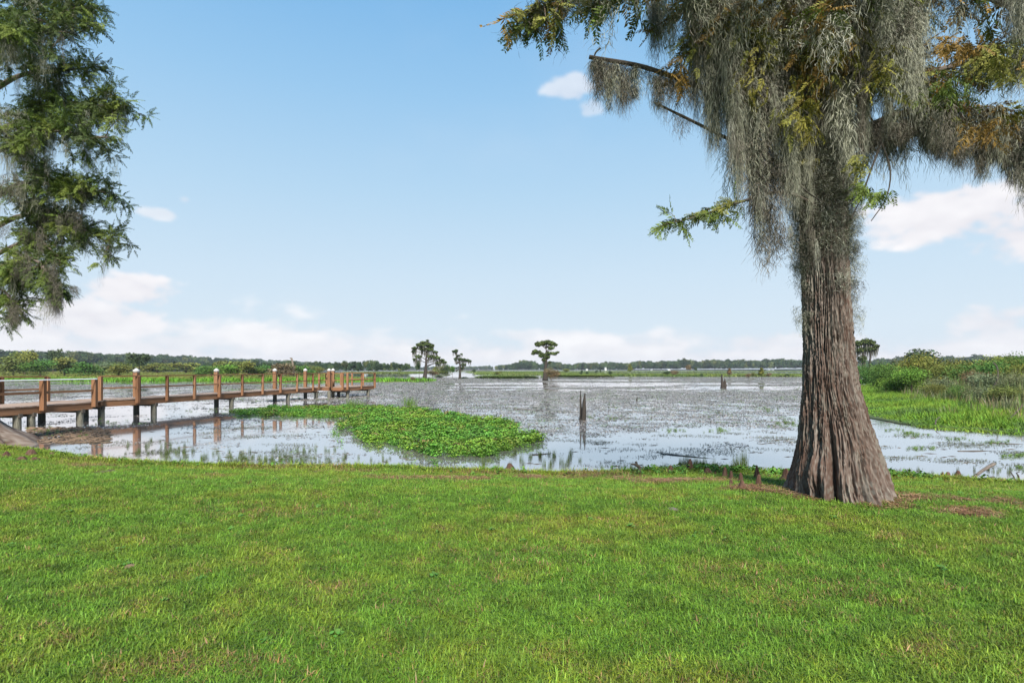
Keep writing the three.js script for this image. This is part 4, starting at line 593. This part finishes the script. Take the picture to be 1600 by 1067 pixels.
// banks of low marsh ground
function bank(name, pts, y, col, label) { const sh = new THREE.Shape(pts.map(([x, d]) => new THREE.Vector2(x, d))), g = new THREE.ExtrudeGeometry(sh, { depth: y + .25, bevelEnabled: false }); g.rotateX(-Math.PI / 2); g.translate(0, -.25, 0); tag(top(mesh('', g, std(...col, .95)), name), label, 'marsh', null, 'structure'); }
const wob = (pts, n, a, seed) => { const out = []; pts.forEach((p, i) => { const q = pts[(i + 1) % pts.length]; for (let k = 0; k < n; k++) { const t = k / n, x = mix(p[0], q[0], t), d = mix(p[1], q[1], t), s = a * (1 + d * .02); out.push([x + s * n3(x * .3 + seed, d * .3, 1), d + s * n3(x * .3, d * .3 + seed, 5)]); } }); return out; };
const rightBank = wob([[30, 12], [18.6, 17], [16.6, 18.5], [15.2, 19.8], [14.7, 21.5], [15.4, 25.5], [17, 27.5], [19.8, 30], [20.5, 34], [23.8, 40], [31, 51], [55, 85], [95, 120], [240, 260], [400, 260], [400, 12]], 6, .35, 2);
const leftBank = wob([[-400, 92], [-95, 92], [-60, 90], [-35, 88], [-22, 88], [-15, 92], [-14, 100], [-22, 108], [-40, 125], [-52, 150], [-58, 190], [-75, 240], [-130, 330], [-400, 420]], 6, .8, 3);
bank('marsh_bank', rightBank, .03, [.05, .07, .025], 'green marsh beside the lake behind the big trunk');
bank('marsh_bank', leftBank, .04, [.09, .11, .035], 'grassy marsh beyond the boardwalk');
const strips = [[[-24, 330], [-10, 205], [25, 190], [60, 205], [40, 250], [20, 330]], [[22, 178], [45, 165], [88, 158], [120, 170], [130, 215], [80, 235], [40, 230]], [[-60, 470], [0, 420], [120, 400], [260, 420], [300, 520], [100, 520]], [[47, 78], [53, 73.5], [62, 73], [66, 76], [62, 84], [54, 86]], [[-100, 330], [-70, 270], [-48, 260], [-40, 300], [-60, 380]], [[9, 142], [16, 140], [24, 143], [20, 150]], [[-7.5, 128], [-1, 124], [4, 130], [-2, 136]]].map((p, i) => wob(p, 5, .9, 10 + i));
['between the far lake trees', 'in front of the far forest', 'far across the lake before the forest', 'as a bright green tongue beside the big trunk', 'beyond the end of the boardwalk', 'as a small islet in the open lanes', 'as a thin islet near the lone cypress'].forEach((l, i) => bank('marsh_islet', strips[i], .012, [.1, .15, .035], 'flat green marsh ' + l));
{
  const r = rngOf(91), T = [tuftGeo(92, 26, 1, .4, .05, 3, .35), tuftGeo(93, 30, 1, .5, .06, 2, .7)], m = [[], []], c = [[], []], gm = vcol(.7, { specularIntensity: .25 });
  const fill = (poly, n, hgt, wid, cols, k, keep) => { let x0 = 1e9, x1 = -1e9, d0 = 1e9, d1 = -1e9; for (const [x, d] of poly) { x0 = Math.min(x0, x); x1 = Math.max(x1, x); d0 = Math.min(d0, d); d1 = Math.max(d1, d); } for (let i = 0; i < n; i++) { const x = mix(x0, x1, r()), d = mix(d0, d1, r()); if (Math.abs(x / d) > 1.02 || !inPoly(poly, x, d)) continue; if (keep && !keep(x, d)) continue; const h = hgt(x, d) * (.6 + r() * .7); m[k].push(M4(V(x, .0, -d), eul(0, r() * 6.28, 0), V(wid * (.7 + r() * .6), h, wid * (.7 + r() * .6)))); const q = cols(x, d), t = .75 + r() * .5; c[k].push(q.map((v) => v * t)); } };
  const bright = [.1, .235, .025], meadow = [.17, .175, .045], yel = [.15, .21, .04];
  fill(leftBank, 90000, (x, d) => d < 102 ? .75 : .6, 1.6, (x, d) => { const n = fbm(x * .06, d * .06, 2, 3); return d < 103 + n * 14 ? bright : n > .05 ? meadow : [.13, .17, .04]; }, 1, (x, d) => d < 130 || r() < .4);
  strips.forEach((s, i) => fill(s, i === 3 ? 2500 : 9000, () => i === 3 ? .55 : .5, i === 3 ? .8 : 2.6, (x, d) => i === 3 ? [.075, .19, .02] : fbm(x * .05, d * .1, i, 2) > 0 ? [.15, .2, .055] : [.1, .16, .04], 1));
  // low bright plants along the near edge of the marsh, reeds behind them
  const edgeDist = (x, d) => { let b = 1e9; for (const [a, e] of rightBank) b = Math.min(b, (a - x) ** 2 + (e - d) ** 2); return Math.sqrt(b); };
  fill([[14, 17], [60, 17], [60, 75], [30, 75]], 42000, (x, d) => { const e = edgeDist(x, d); return .13 + .3 * sm(.3, 3, e) + .22 * fbm(x * .6, d * .6, 3, 2); }, .55, (x, d) => { const n = fbm(x * .35, d * .35, 4, 3); return n > .12 ? [.14, .23, .03] : n < -.15 ? [.08, .15, .035] : [.11, .215, .025]; }, 1, (x, d) => { const e = edgeDist(x, d); return inPoly(rightBank, x, d) ? e < 8.5 : e < .55 && d > 16.5; });
  const reedC = [[.11, .135, .05], [.15, .155, .085], [.15, .155, .08], [.09, .14, .04], [.12, .155, .05]];
  fill([[20, 24], [75, 24], [75, 70], [30, 70]], 5200, (x, d) => .75 + .8 * sm(4, 12, edgeDist(x, d)) + .5 * fbm(x * .3, d * .3, 8, 2), .9, () => reedC[Math.floor(r() * 5)], 0, (x, d) => inPoly(rightBank, x, d) && edgeDist(x, d) > 4.2 + 3 * fbm(x * .3, d * .3, 6, 2) && x / d > .68 + .1 * n3(x * .2, d * .2, 2));
  fill([[15, 20], [60, 20], [60, 60], [28, 60]], 1300, (x, d) => .45 + .4 * r(), .6, () => r() < .6 ? [.19, .15, .1] : [.13, .1, .075], 1, (x, d) => { const e = edgeDist(x, d); return inPoly(rightBank, x, d) && e > 3.4 && e < 9 && x / d > .74 && n3(x * .5, d * .5, 40) > .0; });
  fill([[26, 38], [90, 38], [120, 110], [40, 70]], 5000, () => 1.3, 1.1, () => reedC[Math.floor(r() * 5)], 0, (x, d) => inPoly(rightBank, x, d) && edgeDist(x, d) > 6);
  T.forEach((g, k) => tag(top(inst('', g, gm, m[k], c[k]), k ? 'marsh_grass' : 'reeds'), k ? 'bright green marsh grass along the far and near lake banks' : 'tall grey-green reeds in the marsh behind the big trunk', k ? 'grass' : 'reeds', null, 'stuff'));
  // shrubs and small trees of the near marsh
  const rb = [[1385, 597, 40, 26, 'green', 1, 46, 'leafy green'], [1425, 604, 46, 24, 'bright', 0, 42, 'broad bright green'], [1365, 590, 34, 20, 'green', 2, 60, 'low green'], [1435, 590, 60, 32, 'yellow', 1, 62, 'yellow-green'], [1390, 586, 40, 17, 'olive', 0, 75, 'olive'], [1437, 583, 54, 33, 'dark', 2, 95, 'dark round'], [1490, 595, 55, 30, 'olive', 1, 58, 'olive brown'], [1520, 604, 56, 34, 'green', 2, 48, 'mid green'], [1560, 596, 60, 34, 'yellow', 0, 60, 'tall yellowish'], [1595, 604, 60, 46, 'green', 1, 48, 'tall green'], [1475, 615, 40, 20, 'grey', 2, 40, 'grey-green'], [1545, 618, 46, 28, 'grey', 0, 38, 'dull grey'], [1590, 626, 50, 40, 'grey', 1, 33, 'pale grey'], [1505, 588, 60, 24, 'dark', 0, 90, 'dark flat'], [1570, 586, 60, 28, 'dark', 1, 95, 'dark wide'], [1345, 585, 30, 12, 'green', 0, 90, 'small dark green'], [1500, 628, 34, 20, 'green', 1, 33, 'short mid-green'], [1535, 632, 40, 24, 'grey', 2, 31, 'twiggy grey'], [1575, 640, 46, 30, 'olive', 0, 29, 'dense olive'], [1462, 622, 30, 16, 'olive', 1, 37, 'short olive'], [1600, 612, 50, 44, 'yellow', 2, 40, 'tall yellow'], [1525, 612, 40, 28, 'brown', 1, 42, 'brownish'], [1400, 612, 40, 18, 'bright', 2, 44, 'low bright green'], [1550, 606, 46, 36, 'green', 0, 46, 'high green'], [1480, 602, 46, 26, 'yellow', 0, 52, 'pale yellow-green']];
  rb.forEach(([px, py, w, h, col, k, d, word], i) => bush('marsh_shrub', `${word} shrub in the marsh behind the big trunk`, 'shrub', 'shrubs of the near marsh', P(px, py, d).setY(.05), w / F * d, (h + (d < 70 ? 9 : 3)) / F * d + (EYE - (py - HZ) / F * d) - .05, col, d > 70 ? k : k + 6));
  // dead branches sticking out of the marsh
  const snag = (d, pts, rad, label) => { const p0 = P(...pts[0], d), g = top(new THREE.Group(), 'dead_branch'); g.position.copy(p0); tag(g, label, 'branch'); mesh('stem', new GB().tube(curve(pts.map(([x, y], i) => P(x, y, d + i * .15).sub(p0)), 12), (t) => mix(rad, rad * .4, t), 7, undefined, .3).build(), deadMat, g); };
  snag(34, [[1545, 618], [1560, 590], [1558, 572], [1552, 566]], .06, 'bare curved branch rising out of the marsh reeds');
  snag(21.5, [[1572, 660], [1585, 648], [1600, 632]], .04, 'pale bent branch lying on bright marsh plants');
  snag(20.5, [[1462, 664], [1464, 656], [1470, 651]], .03, 'small dark branch at the marsh edge');
  snag(25, [[1345, 655], [1360, 649], [1372, 655]], .05, 'dark branch at the water beside the big trunk');
}
// shrubs behind the boardwalk
[[20, 579, 46, 24, 'olive', 0, 150], [62, 580, 42, 20, 'green', 1, 140], [38, 577, 30, 28, 'yellow', 2, 190], [100, 579, 44, 20, 'olive', 2, 150], [82, 574, 18, 24, 'dark', 5, 230], [130, 580, 40, 16, 'green', 0, 145], [160, 579, 34, 14, 'grey', 1, 170], [185, 581, 40, 16, 'olive', 1, 135], [217, 578, 26, 22, 'dark', 5, 185], [245, 577, 50, 11, 'yellow', 0, 240], [290, 577, 50, 10, 'yellow', 2, 260], [330, 583, 36, 13, 'green', 0, 128], [360, 583, 36, 15, 'bright', 1, 125], [385, 583, 34, 18, 'olive', 2, 125], [410, 583, 30, 14, 'green', 1, 128], [435, 583, 36, 17, 'brown', 0, 128], [470, 582, 30, 10, 'green', 2, 140], [345, 577, 40, 14, 'yellow', 0, 230], [495, 580, 20, 9, 'olive', 1, 170]].sort((a, b) => a[0] - b[0])
  .forEach(([px, py, w, h, col, k, d], i) => bush('bank_shrub', `${{ olive: 'olive', green: 'green', yellow: 'yellowish', dark: 'dark', grey: 'greyish', bright: 'bright green', brown: 'rusty brown' }[col]} shrub behind the boardwalk, ${ordinal(i)} along from the picture's left edge`, 'shrub', 'shrubs beyond the boardwalk', P(px, py, d).setY(.05), w / F * d, (py - h < HZ ? EYE + (HZ - py + h) / F * d : h / F * d), col, k));
// bushes standing in the lake
[[645, 596, 8, 8, 'brown', 0], [652, 594, 4, 3, 'green', 1], [741, 582.5, 6, 6, 'dark', 1], [779, 586, 10, 6, 'olive', 2], [873, 583, 4, 4, 'dark', 0], [884, 583, 13, 8, 'olive', 1], [909, 586.5, 5, 8, 'dark', 2], [917, 586, 4, 6, 'dark', 0], [932, 584, 5, 6, 'dark', 1], [938, 583, 4, 6, 'dark', 4], [954, 586.5, 6, 8, 'dark', 0], [985, 583.5, 11, 15, 'olive', 4], [1043, 587, 10, 8, 'dark', 1], [1054, 587, 11, 8, 'brown', 2], [1075, 583, 9, 12, 'brown', 3], [1086, 583.5, 6, 9, 'dark', 5], [1096, 589, 5, 6, 'dark', 0], [1140, 588.5, 11, 13, 'brown', 4], [1170, 591.5, 8, 9, 'brown', 1], [1178, 588.5, 9, 7, 'olive', 0], [1190, 592.5, 14, 18, 'olive', 4], [1202, 589, 9, 6, 'brown', 2], [1230, 588, 8, 4, 'dark', 1]]
  .forEach(([px, py, w, h, col, k], i) => { const v = onY(px, py), d = -v.z; bush('lake_bush', i < 4 ? ['round brown bush low on the water before the moss-hung lake trees', 'tiny green tuft beside the round brown bush', 'small dark bush on far marsh past the thin lake tree', 'low olive bush between the thin lake tree and the lone cypress'][i] : `${col === 'olive' ? 'olive' : col} bush out on the lake, ${ordinal(i - 4)} from the lone cypress towards the big trunk`, 'bush', 'bushes out on the lake', v, w / F * d, h / F * d, col, k); });

// ---------------------------------------------------------------- cypresses standing in the lake
function lakeCypress(label, d, trunks, limbs, o) {
  const base = P(trunks[0][0][0], trunks[0][0][1], d).setY(0), g = top(new THREE.Group(), 'lake_cypress'); g.position.copy(base); tag(g, label, 'tree'); const r = rngOf(o.seed), b = new GB(), mb = new GB(), s = F / d;
  const at = (x, y, z = 0) => P(x, y, d).sub(base).setZ(z);
  trunks.forEach((t) => mesh('trunk', new GB().tube(curve(t.map(([x, y]) => at(x, y, 0)), 20), (u) => mix(t[0][2], t[t.length - 1][2], Math.pow(u, .5)) / s * .5, 9, undefined, .35).build(), lakeWood, g));
  for (const [x, y, w, h, n, z, lift] of limbs) { // foliage pads, each held by a limb from the trunk
    const c = at(x, y, (z ?? 0)), t0 = trunks[0], hub = at(t0[t0.length - 1][0], Math.min(y + h + (lift ?? 3), t0[0][1] - 8), 0);
    mesh('limb', new GB().tube([hub, hub.clone().lerp(c, .5).add(V(0, .15, 0)), c], (u) => mix(.11, .03, u), 6).build(), lakeWood, g);
    for (let k = 0; k < n * 2; k++) { const a = r() * 6.28, q = Math.pow(r(), .5), px = c.x + Math.cos(a) * q * w / s * 1.12, pz = c.z + Math.sin(a) * q * w / s * 1.12, py = c.y + (r() - .5) * h / s * 2.1 * (1.15 - q * .8), L = (o.leaf ?? .3) * (.6 + r() * .8), dd = V(r() - .5, (r() - .5) * .6, r() - .5).normalize(), e = V(r() - .5, r() - .5, r() - .5).cross(dd).normalize().multiplyScalar(L * .3), t = .6 + r() * .8, cc = [t * (.9 + r() * .3), t, t]; dd.multiplyScalar(L * .5); b.q(b.v(px - dd.x, py - dd.y, pz - dd.z, cc), b.v(px + e.x, py + e.y, pz + e.z, cc), b.v(px + dd.x, py + dd.y, pz + dd.z, cc), b.v(px - e.x, py - e.y, pz - e.z, cc)); }
    for (let k = 0; k < (o.moss ?? 0) * w; k++) { const px = c.x + (r() - .5) * 1.8 * w / s, pz = c.z + (r() - .5) * w / s, py = c.y - h / s * .2, L = (o.mossL ?? 6) / s * (.4 + r()), ww = .05 + r() * .06, t = .7 + r() * .5, cc = [t, t, t], a = r() * 3.14, x1 = Math.cos(a) * ww, z1 = Math.sin(a) * ww, jx = (r() - .5) * .2; mb.q(mb.v(px - x1, py, pz - z1, cc), mb.v(px + x1, py, pz + z1, cc), mb.v(px + x1 * .7 + jx, py - L * .6, pz + z1 * .7, cc), mb.v(px - x1 * .7 + jx, py - L * .6, pz - z1 * .7, cc)); mb.t(mb.v(px - x1 * .7 + jx, py - L * .6, pz - z1 * .7, cc), mb.v(px + x1 * .7 + jx, py - L * .6, pz + z1 * .7, cc), mb.v(px + jx * 1.6, py - L, pz, cc)); }
  }
  tag(mesh('foliage', b.build(), o.leafMat ?? bushC.dark, g), null, null, null, 'stuff');
  if (mb.i.length) tag(mesh('spanish_moss', mb.build(), std(.12, .12, .1, 1, { vertexColors: true }), g), null, null, null, 'stuff');
  return g;
}
const cypM = leafM(.065, .095, .03);
lakeCypress('lone round-topped cypress standing in open water', 2.1 * F / (594.5 - HZ), [[[852, 595, 11], [852.5, 580, 6], [853, 566, 4], [853.5, 552, 2.2], [853.5, 545, 1.4]]],
  [[841, 538, 5, 4, 190, .3], [848, 536.5, 5, 4, 190, -.3], [856, 535, 5, 4, 200, .2], [863, 537, 5, 3.5, 170, -.2], [868, 539, 3, 2, 80], [861, 544, 4, 3, 110, .2], [836, 549, 4, 3, 110, .1], [833, 552.5, 2.5, 2, 60], [842, 551, 4, 3.5, 120, -.3], [847, 555, 5, 4, 150, .3], [858, 552, 5, 3, 130], [866, 552.5, 4, 2.5, 90], [871, 550.5, 3, 1.4, 50], [855, 558, 4, 3, 80], [859, 566, 2, 2, 30], [850, 562, 3, 3, 60]], { seed: 101, leafMat: cypM, moss: .8, mossL: 5, leaf: .34 });
{ const d = 2.1 * F / (595 - HZ), v = P(858, 594.5, d).setY(0).add(V(.3, 0, .8)); bush('lake_bush', 'rusty bush growing at the foot of the lone cypress', 'bush', 'bushes out on the lake', v, 22 / F * d, 21 / F * d, 'brown', 1); }
lakeCypress('tall moss-hung cypress in the group nearest the boardwalk end', 2.1 * F / (591 - HZ), [[[664, 591, 7], [665.5, 578, 5], [665.5, 562, 4], [667, 548, 3], [667, 538, 1.2]], [[661, 590, 2.2], [663, 578, 2], [664, 570, 1]]],
  [[661, 534.5, 4.5, 1.4, 60], [668, 532, 1.8, 1.4, 30], [657, 539, 6, 3.5, 190, .4], [667, 538, 6, 4, 200, -.4], [674, 540, 4, 3, 110], [648, 544, 4.5, 2.5, 120, .2], [660, 545, 6, 4, 160, -.4], [672, 546, 5, 4, 140, .3], [646, 549, 3, 2.5, 70], [680, 550, 4, 2, 80], [654, 557, 5, 3, 90, .3], [648, 562, 3, 2.5, 50], [673, 557, 6, 3.5, 130, -.3], [683, 559, 5, 3, 120, .3], [690, 562.5, 4, 2, 80], [694, 566, 3.5, 2, 70], [684, 567, 4, 3, 80]], { seed: 102, leafMat: cypM, moss: 4.5, mossL: 11, leaf: .36 });
lakeCypress('thin crooked moss-hung tree beside the lake tree group', 2.1 * F / (592 - HZ), [[[718.5, 592, 6], [718.5, 586, 3.5], [719, 574, 2.6], [717.5, 565, 2.2], [714.5, 556, 1.6], [712, 549, 1]]],
  [[710, 549, 3.5, 2, 80], [713, 548, 2.5, 2, 50], [721, 553.5, 1.8, 1.2, 24], [716, 556, 2.5, 1.6, 40], [712, 560.5, 3, 1.6, 50], [719, 561, 3, 2.5, 70], [724, 562, 4, 2.5, 90], [730, 563, 4, 2, 90], [734, 564.5, 2.5, 1.5, 50], [724, 570, 4, 3, 80], [722, 575, 2.5, 2.5, 40]], { seed: 103, leafMat: bushC.dark, moss: 3, mossL: 7, leaf: .32 });
[[686, 589, 26, 20, 'olive', 0], [697, 589, 14, 19, 'dark', 2], [676, 590, 16, 12, 'brown', 1], [655, 590, 10, 24, 'dark', 5], [707, 588, 8, 15, 'green', 3], [727, 591.5, 10, 3, 'bright', 0], [690, 591, 20, 6, 'grey', 2]].forEach(([px, py, w, h, col, k], i) => { const v = onY(px, py), d = -v.z; bush('lake_bush', ['olive thicket beside the tall moss-hung lake tree', 'dark shrub at the outer end of the lake thicket', 'brown brush at the foot of the tall lake tree', 'dark leafy snag on the boardwalk side of the tall lake tree', 'slim green shrub between the two lake trees', 'bright green tuft past the thin lake tree', 'grey brush low under the lake thicket'][i], 'bush', 'bushes out on the lake', v, w / F * d, h / F * d, col, k); });
lakeCypress('distant moss-hung tree seen past the big trunk above the marsh', 120, [[[1350, 586, 6], [1350, 570, 5], [1350, 556, 4], [1350, 545, 2]], [[1360, 586, 5], [1360, 565, 3], [1361, 548, 2]]],
  [[1340, 537, 7, 5, 240], [1352, 534, 7, 5, 240, .4], [1362, 535, 7, 5, 220, -.4], [1370, 541, 4, 3, 90], [1342, 547, 6, 5, 160], [1354, 545, 7, 5, 200], [1364, 545, 5, 3, 120], [1348, 560, 6, 5, 120]], { seed: 104, leafMat: cypM, moss: 5, mossL: 14, leaf: .4 });
{ // broken dead trunk beyond the boardwalk
  const d = 130, b0 = P(459, 584, d).setY(0), g = top(new THREE.Group(), 'dead_tree'); g.position.copy(b0); tag(g, 'broken grey dead trunk standing behind the boardwalk', 'tree'); mesh('trunk', new GB().tube([[459, 590], [458, 575], [456, 564], [455, 559]].map(([x, y]) => P(x, y, d).sub(b0)), (t) => mix(.28, .17, t), 8, undefined, .4).build(), barkMat, g); mesh('limb', new GB().tube([[456, 564], [454, 560], [452.5, 559]].map(([x, y]) => P(x, y, d).sub(b0)), (t) => mix(.15, .1, t), 6).build(), barkMat, g);
  [[442, 566], [446, 564], [452, 566]].forEach(([x, y], i) => { const q = top(new THREE.Group(), 'dead_tree'), e = P(x, 584, d + 4).setY(0); q.position.copy(e); tag(q, ['thin grey dead stem behind the boardwalk, farthest from the broken trunk', 'thin grey dead stem in the middle of three behind the boardwalk', 'thin grey dead stem closest to the broken dead trunk'][i], 'tree', 'thin dead stems'); mesh('trunk', new GB().tube([V(0, 0, 0), V(.2, 1.5, 0), P(x, y, d + 4).sub(e)], (t) => mix(.12, .04, t), 6).build(), barkMat, q); });
}
// small separate trees on the far marsh past the boardwalk end
[[523, 575, 10, 9, 'dark', 4], [537, 578, 9, 14, 'olive', 3], [549, 577, 5, 11, 'dark', 3], [560, 580, 6, 6, 'olive', 2], [585, 581, 9, 10, 'green', 3], [600, 581, 6, 7, 'olive', 5], [614, 580, 9, 12, 'olive', 3], [625, 581, 6, 8, 'dark', 3], [634, 581, 9, 9, 'green', 5], [510, 578, 9, 8, 'olive', 5]].forEach(([px, py, w, h, col, k], i) => { const d = Math.min(2.1 * F / (Math.max(py, 580) - HZ), 420); bush('marsh_tree', `${col} little tree on far marsh past the boardwalk end, ${ordinal([1, 2, 3, 4, 5, 6, 7, 8, 9, 0][i])} from its railing`, 'tree', 'little trees on the far marsh', P(px, py, d).setY(0), w / F * d, h / F * d, col, k, .05); });

scene.fog = new THREE.FogExp2(new THREE.Color(.72, .8, .9), .00013);
// ---------------------------------------------------------------- far woods, hills, houses
{
  const r = rngOf(111), m = treeG.map(() => []), c = treeG.map(() => []);
  const hills = (pts, label, base) => { const b = new GB(); pts.forEach(([x, d, h]) => { b.v(x, -.5, -d + 30, base); b.v(x, h, -d - 60, base); b.v(x, h * .4, -d - 400, base); }); for (let i = 0; i < pts.length - 1; i++) for (let k = 0; k < 2; k++) b.q(i * 3 + k, i * 3 + 3 + k, i * 3 + 4 + k, i * 3 + 1 + k); tag(top(mesh('', b.build(), vcol(.95)), 'far_hills'), label, 'hills', null, 'structure'); };
  const topL = [[-60, 549], [0, 551], [30, 549], [60, 552], [100, 553], [150, 555], [215, 558], [250, 556], [300, 558.5], [360, 562], [400, 563.5], [450, 566.5], [500, 570], [560, 572.5], [640, 573.5], [700, 574], [780, 573]];
  const topR = [[775, 572], [800, 569], [830, 567.5], [900, 568.5], [950, 568], [1000, 566], [1100, 566], [1250, 565], [1340, 567], [1420, 562], [1500, 560.5], [1560, 560], [1600, 558], [1700, 556]];
  const dl = (px) => mix(520, 1400, sm(50, 700, px)), dr = 800;
  hills(topL.map(([px, y]) => { const d = dl(px); return [(px - CX) / F * d, d, Math.max(.3, EYE + (HZ - y) / F * d - 10)]; }), 'low wooded hills beyond the boardwalk', [.04, .06, .03]);
  hills(topR.map(([px, y]) => [(px - CX) / F * dr, dr, Math.max(.3, EYE + (HZ - y) / F * dr - 11)]), 'low ground under the far forest', [.04, .06, .03]);
  const plant = (x, y, d, h) => { h *= 1 + .7 * fbm(x * .03, d * .02, 5, 3); const k = Math.floor(r() * 3), w = h * (.55 + r() * .4); m[k].push(M4(V(x, y, -d), eul(0, r() * 6.28, 0), V(w, h, w))); const t = .6 + r() * .8, q = r(); c[k].push((q < .6 ? [.035, .062, .03] : q < .85 ? [.055, .085, .035] : [.085, .105, .04]).map((v) => v * t)); };
  for (let k = 0; k < 3200; k++) { const px = mix(-60, 770, r()), d0 = dl(px), y = lerpTab(topL, px), H = EYE + (HZ - y) / F * d0, d = d0 + r() * 60 - 20, h = clamp(H, 6, 11) * (.72 + r() * .6); plant((px - CX) / F * d, Math.max(0, (H - 9.5) * (.3 + .7 * (d - d0 + 20) / 80)) - .3, d, h); }
  for (let k = 0; k < 2600; k++) { const px = mix(775, 1720, r()), y = lerpTab(topR, px), H = EYE + (HZ - y) / F * dr, d = dr + r() * 60 - 30, h = clamp(H, 5, 12) * (.72 + r() * .42); plant((px - CX) / F * d, Math.max(0, (H - 11)) - .3, d, h); }
  // lighter mixed scrub in front of the hills
  for (let k = 0; k < 700; k++) { const px = mix(-60, 640, r()), d = mix(300, 470, r()); plant((px - CX) / F * d, 0, d, 3 + r() * 3.4); const kk = c.findIndex((a, i) => a.length === m[i].length); void kk; }
  treeG.forEach((g, k) => tag(top(inst('', g, vcol(.8, { specularIntensity: .2 }), m[k], c[k]), 'far_forest'), ['dark forest along the far shore of the lake', 'pointed trees among the far forest', 'broad trees among the far forest'][k], 'forest', 'far forest', 'stuff'));
  const wallM = std(.6, .6, .57, .6), roofM = std(.4, .41, .42, .6), glassM = std(.05, .06, .07, .2);
  [[917, 577.5, 5, 3, 'farthest from the big trunk'], [946, 575.6, 4, 4, 'tallest of the row'], [1018, 578.5, 3, 2, 'smallest of the row'], [1045, 577.8, 6, 3, 'in the middle of the far forest edge'], [1201, 579, 4, 3, 'second from the big trunk'], [1207, 579.2, 4, 3, 'nearest the big trunk']].forEach(([px, py, w, h, t]) => { w *= .6; h *= .4; const d = 640, g = top(new THREE.Group(), 'far_house'); g.position.copy(P(px, py, d)).setY(.4); const ww = w / F * d, y1 = P(px, py - h, d).y - .4; tag(g, 'tiny white house before the far forest, ' + t, 'house', 'white houses across the lake'); const wl = mesh('wall', unitBox, wallM, g); wl.scale.set(ww, y1 * .7, 5); wl.position.y = y1 * .35; const rf = new THREE.Shape([new THREE.Vector2(-.56, 0), new THREE.Vector2(.56, 0), new THREE.Vector2(.3, 1), new THREE.Vector2(-.3, 1)]); const rg = new THREE.ExtrudeGeometry(rf, { depth: 5.6, bevelEnabled: false }); rg.translate(0, 0, -2.8); const ro = mesh('roof', rg, roofM, g); ro.scale.set(ww, y1 * .3, 1); ro.position.y = y1 * .7 + .01; const dw = mesh('window', unitBox, glassM, g); dw.scale.set(ww * .25, y1 * .25, .1); dw.position.set(0, y1 * .42, 2.52); });
}
renderer.render(scene, camera);
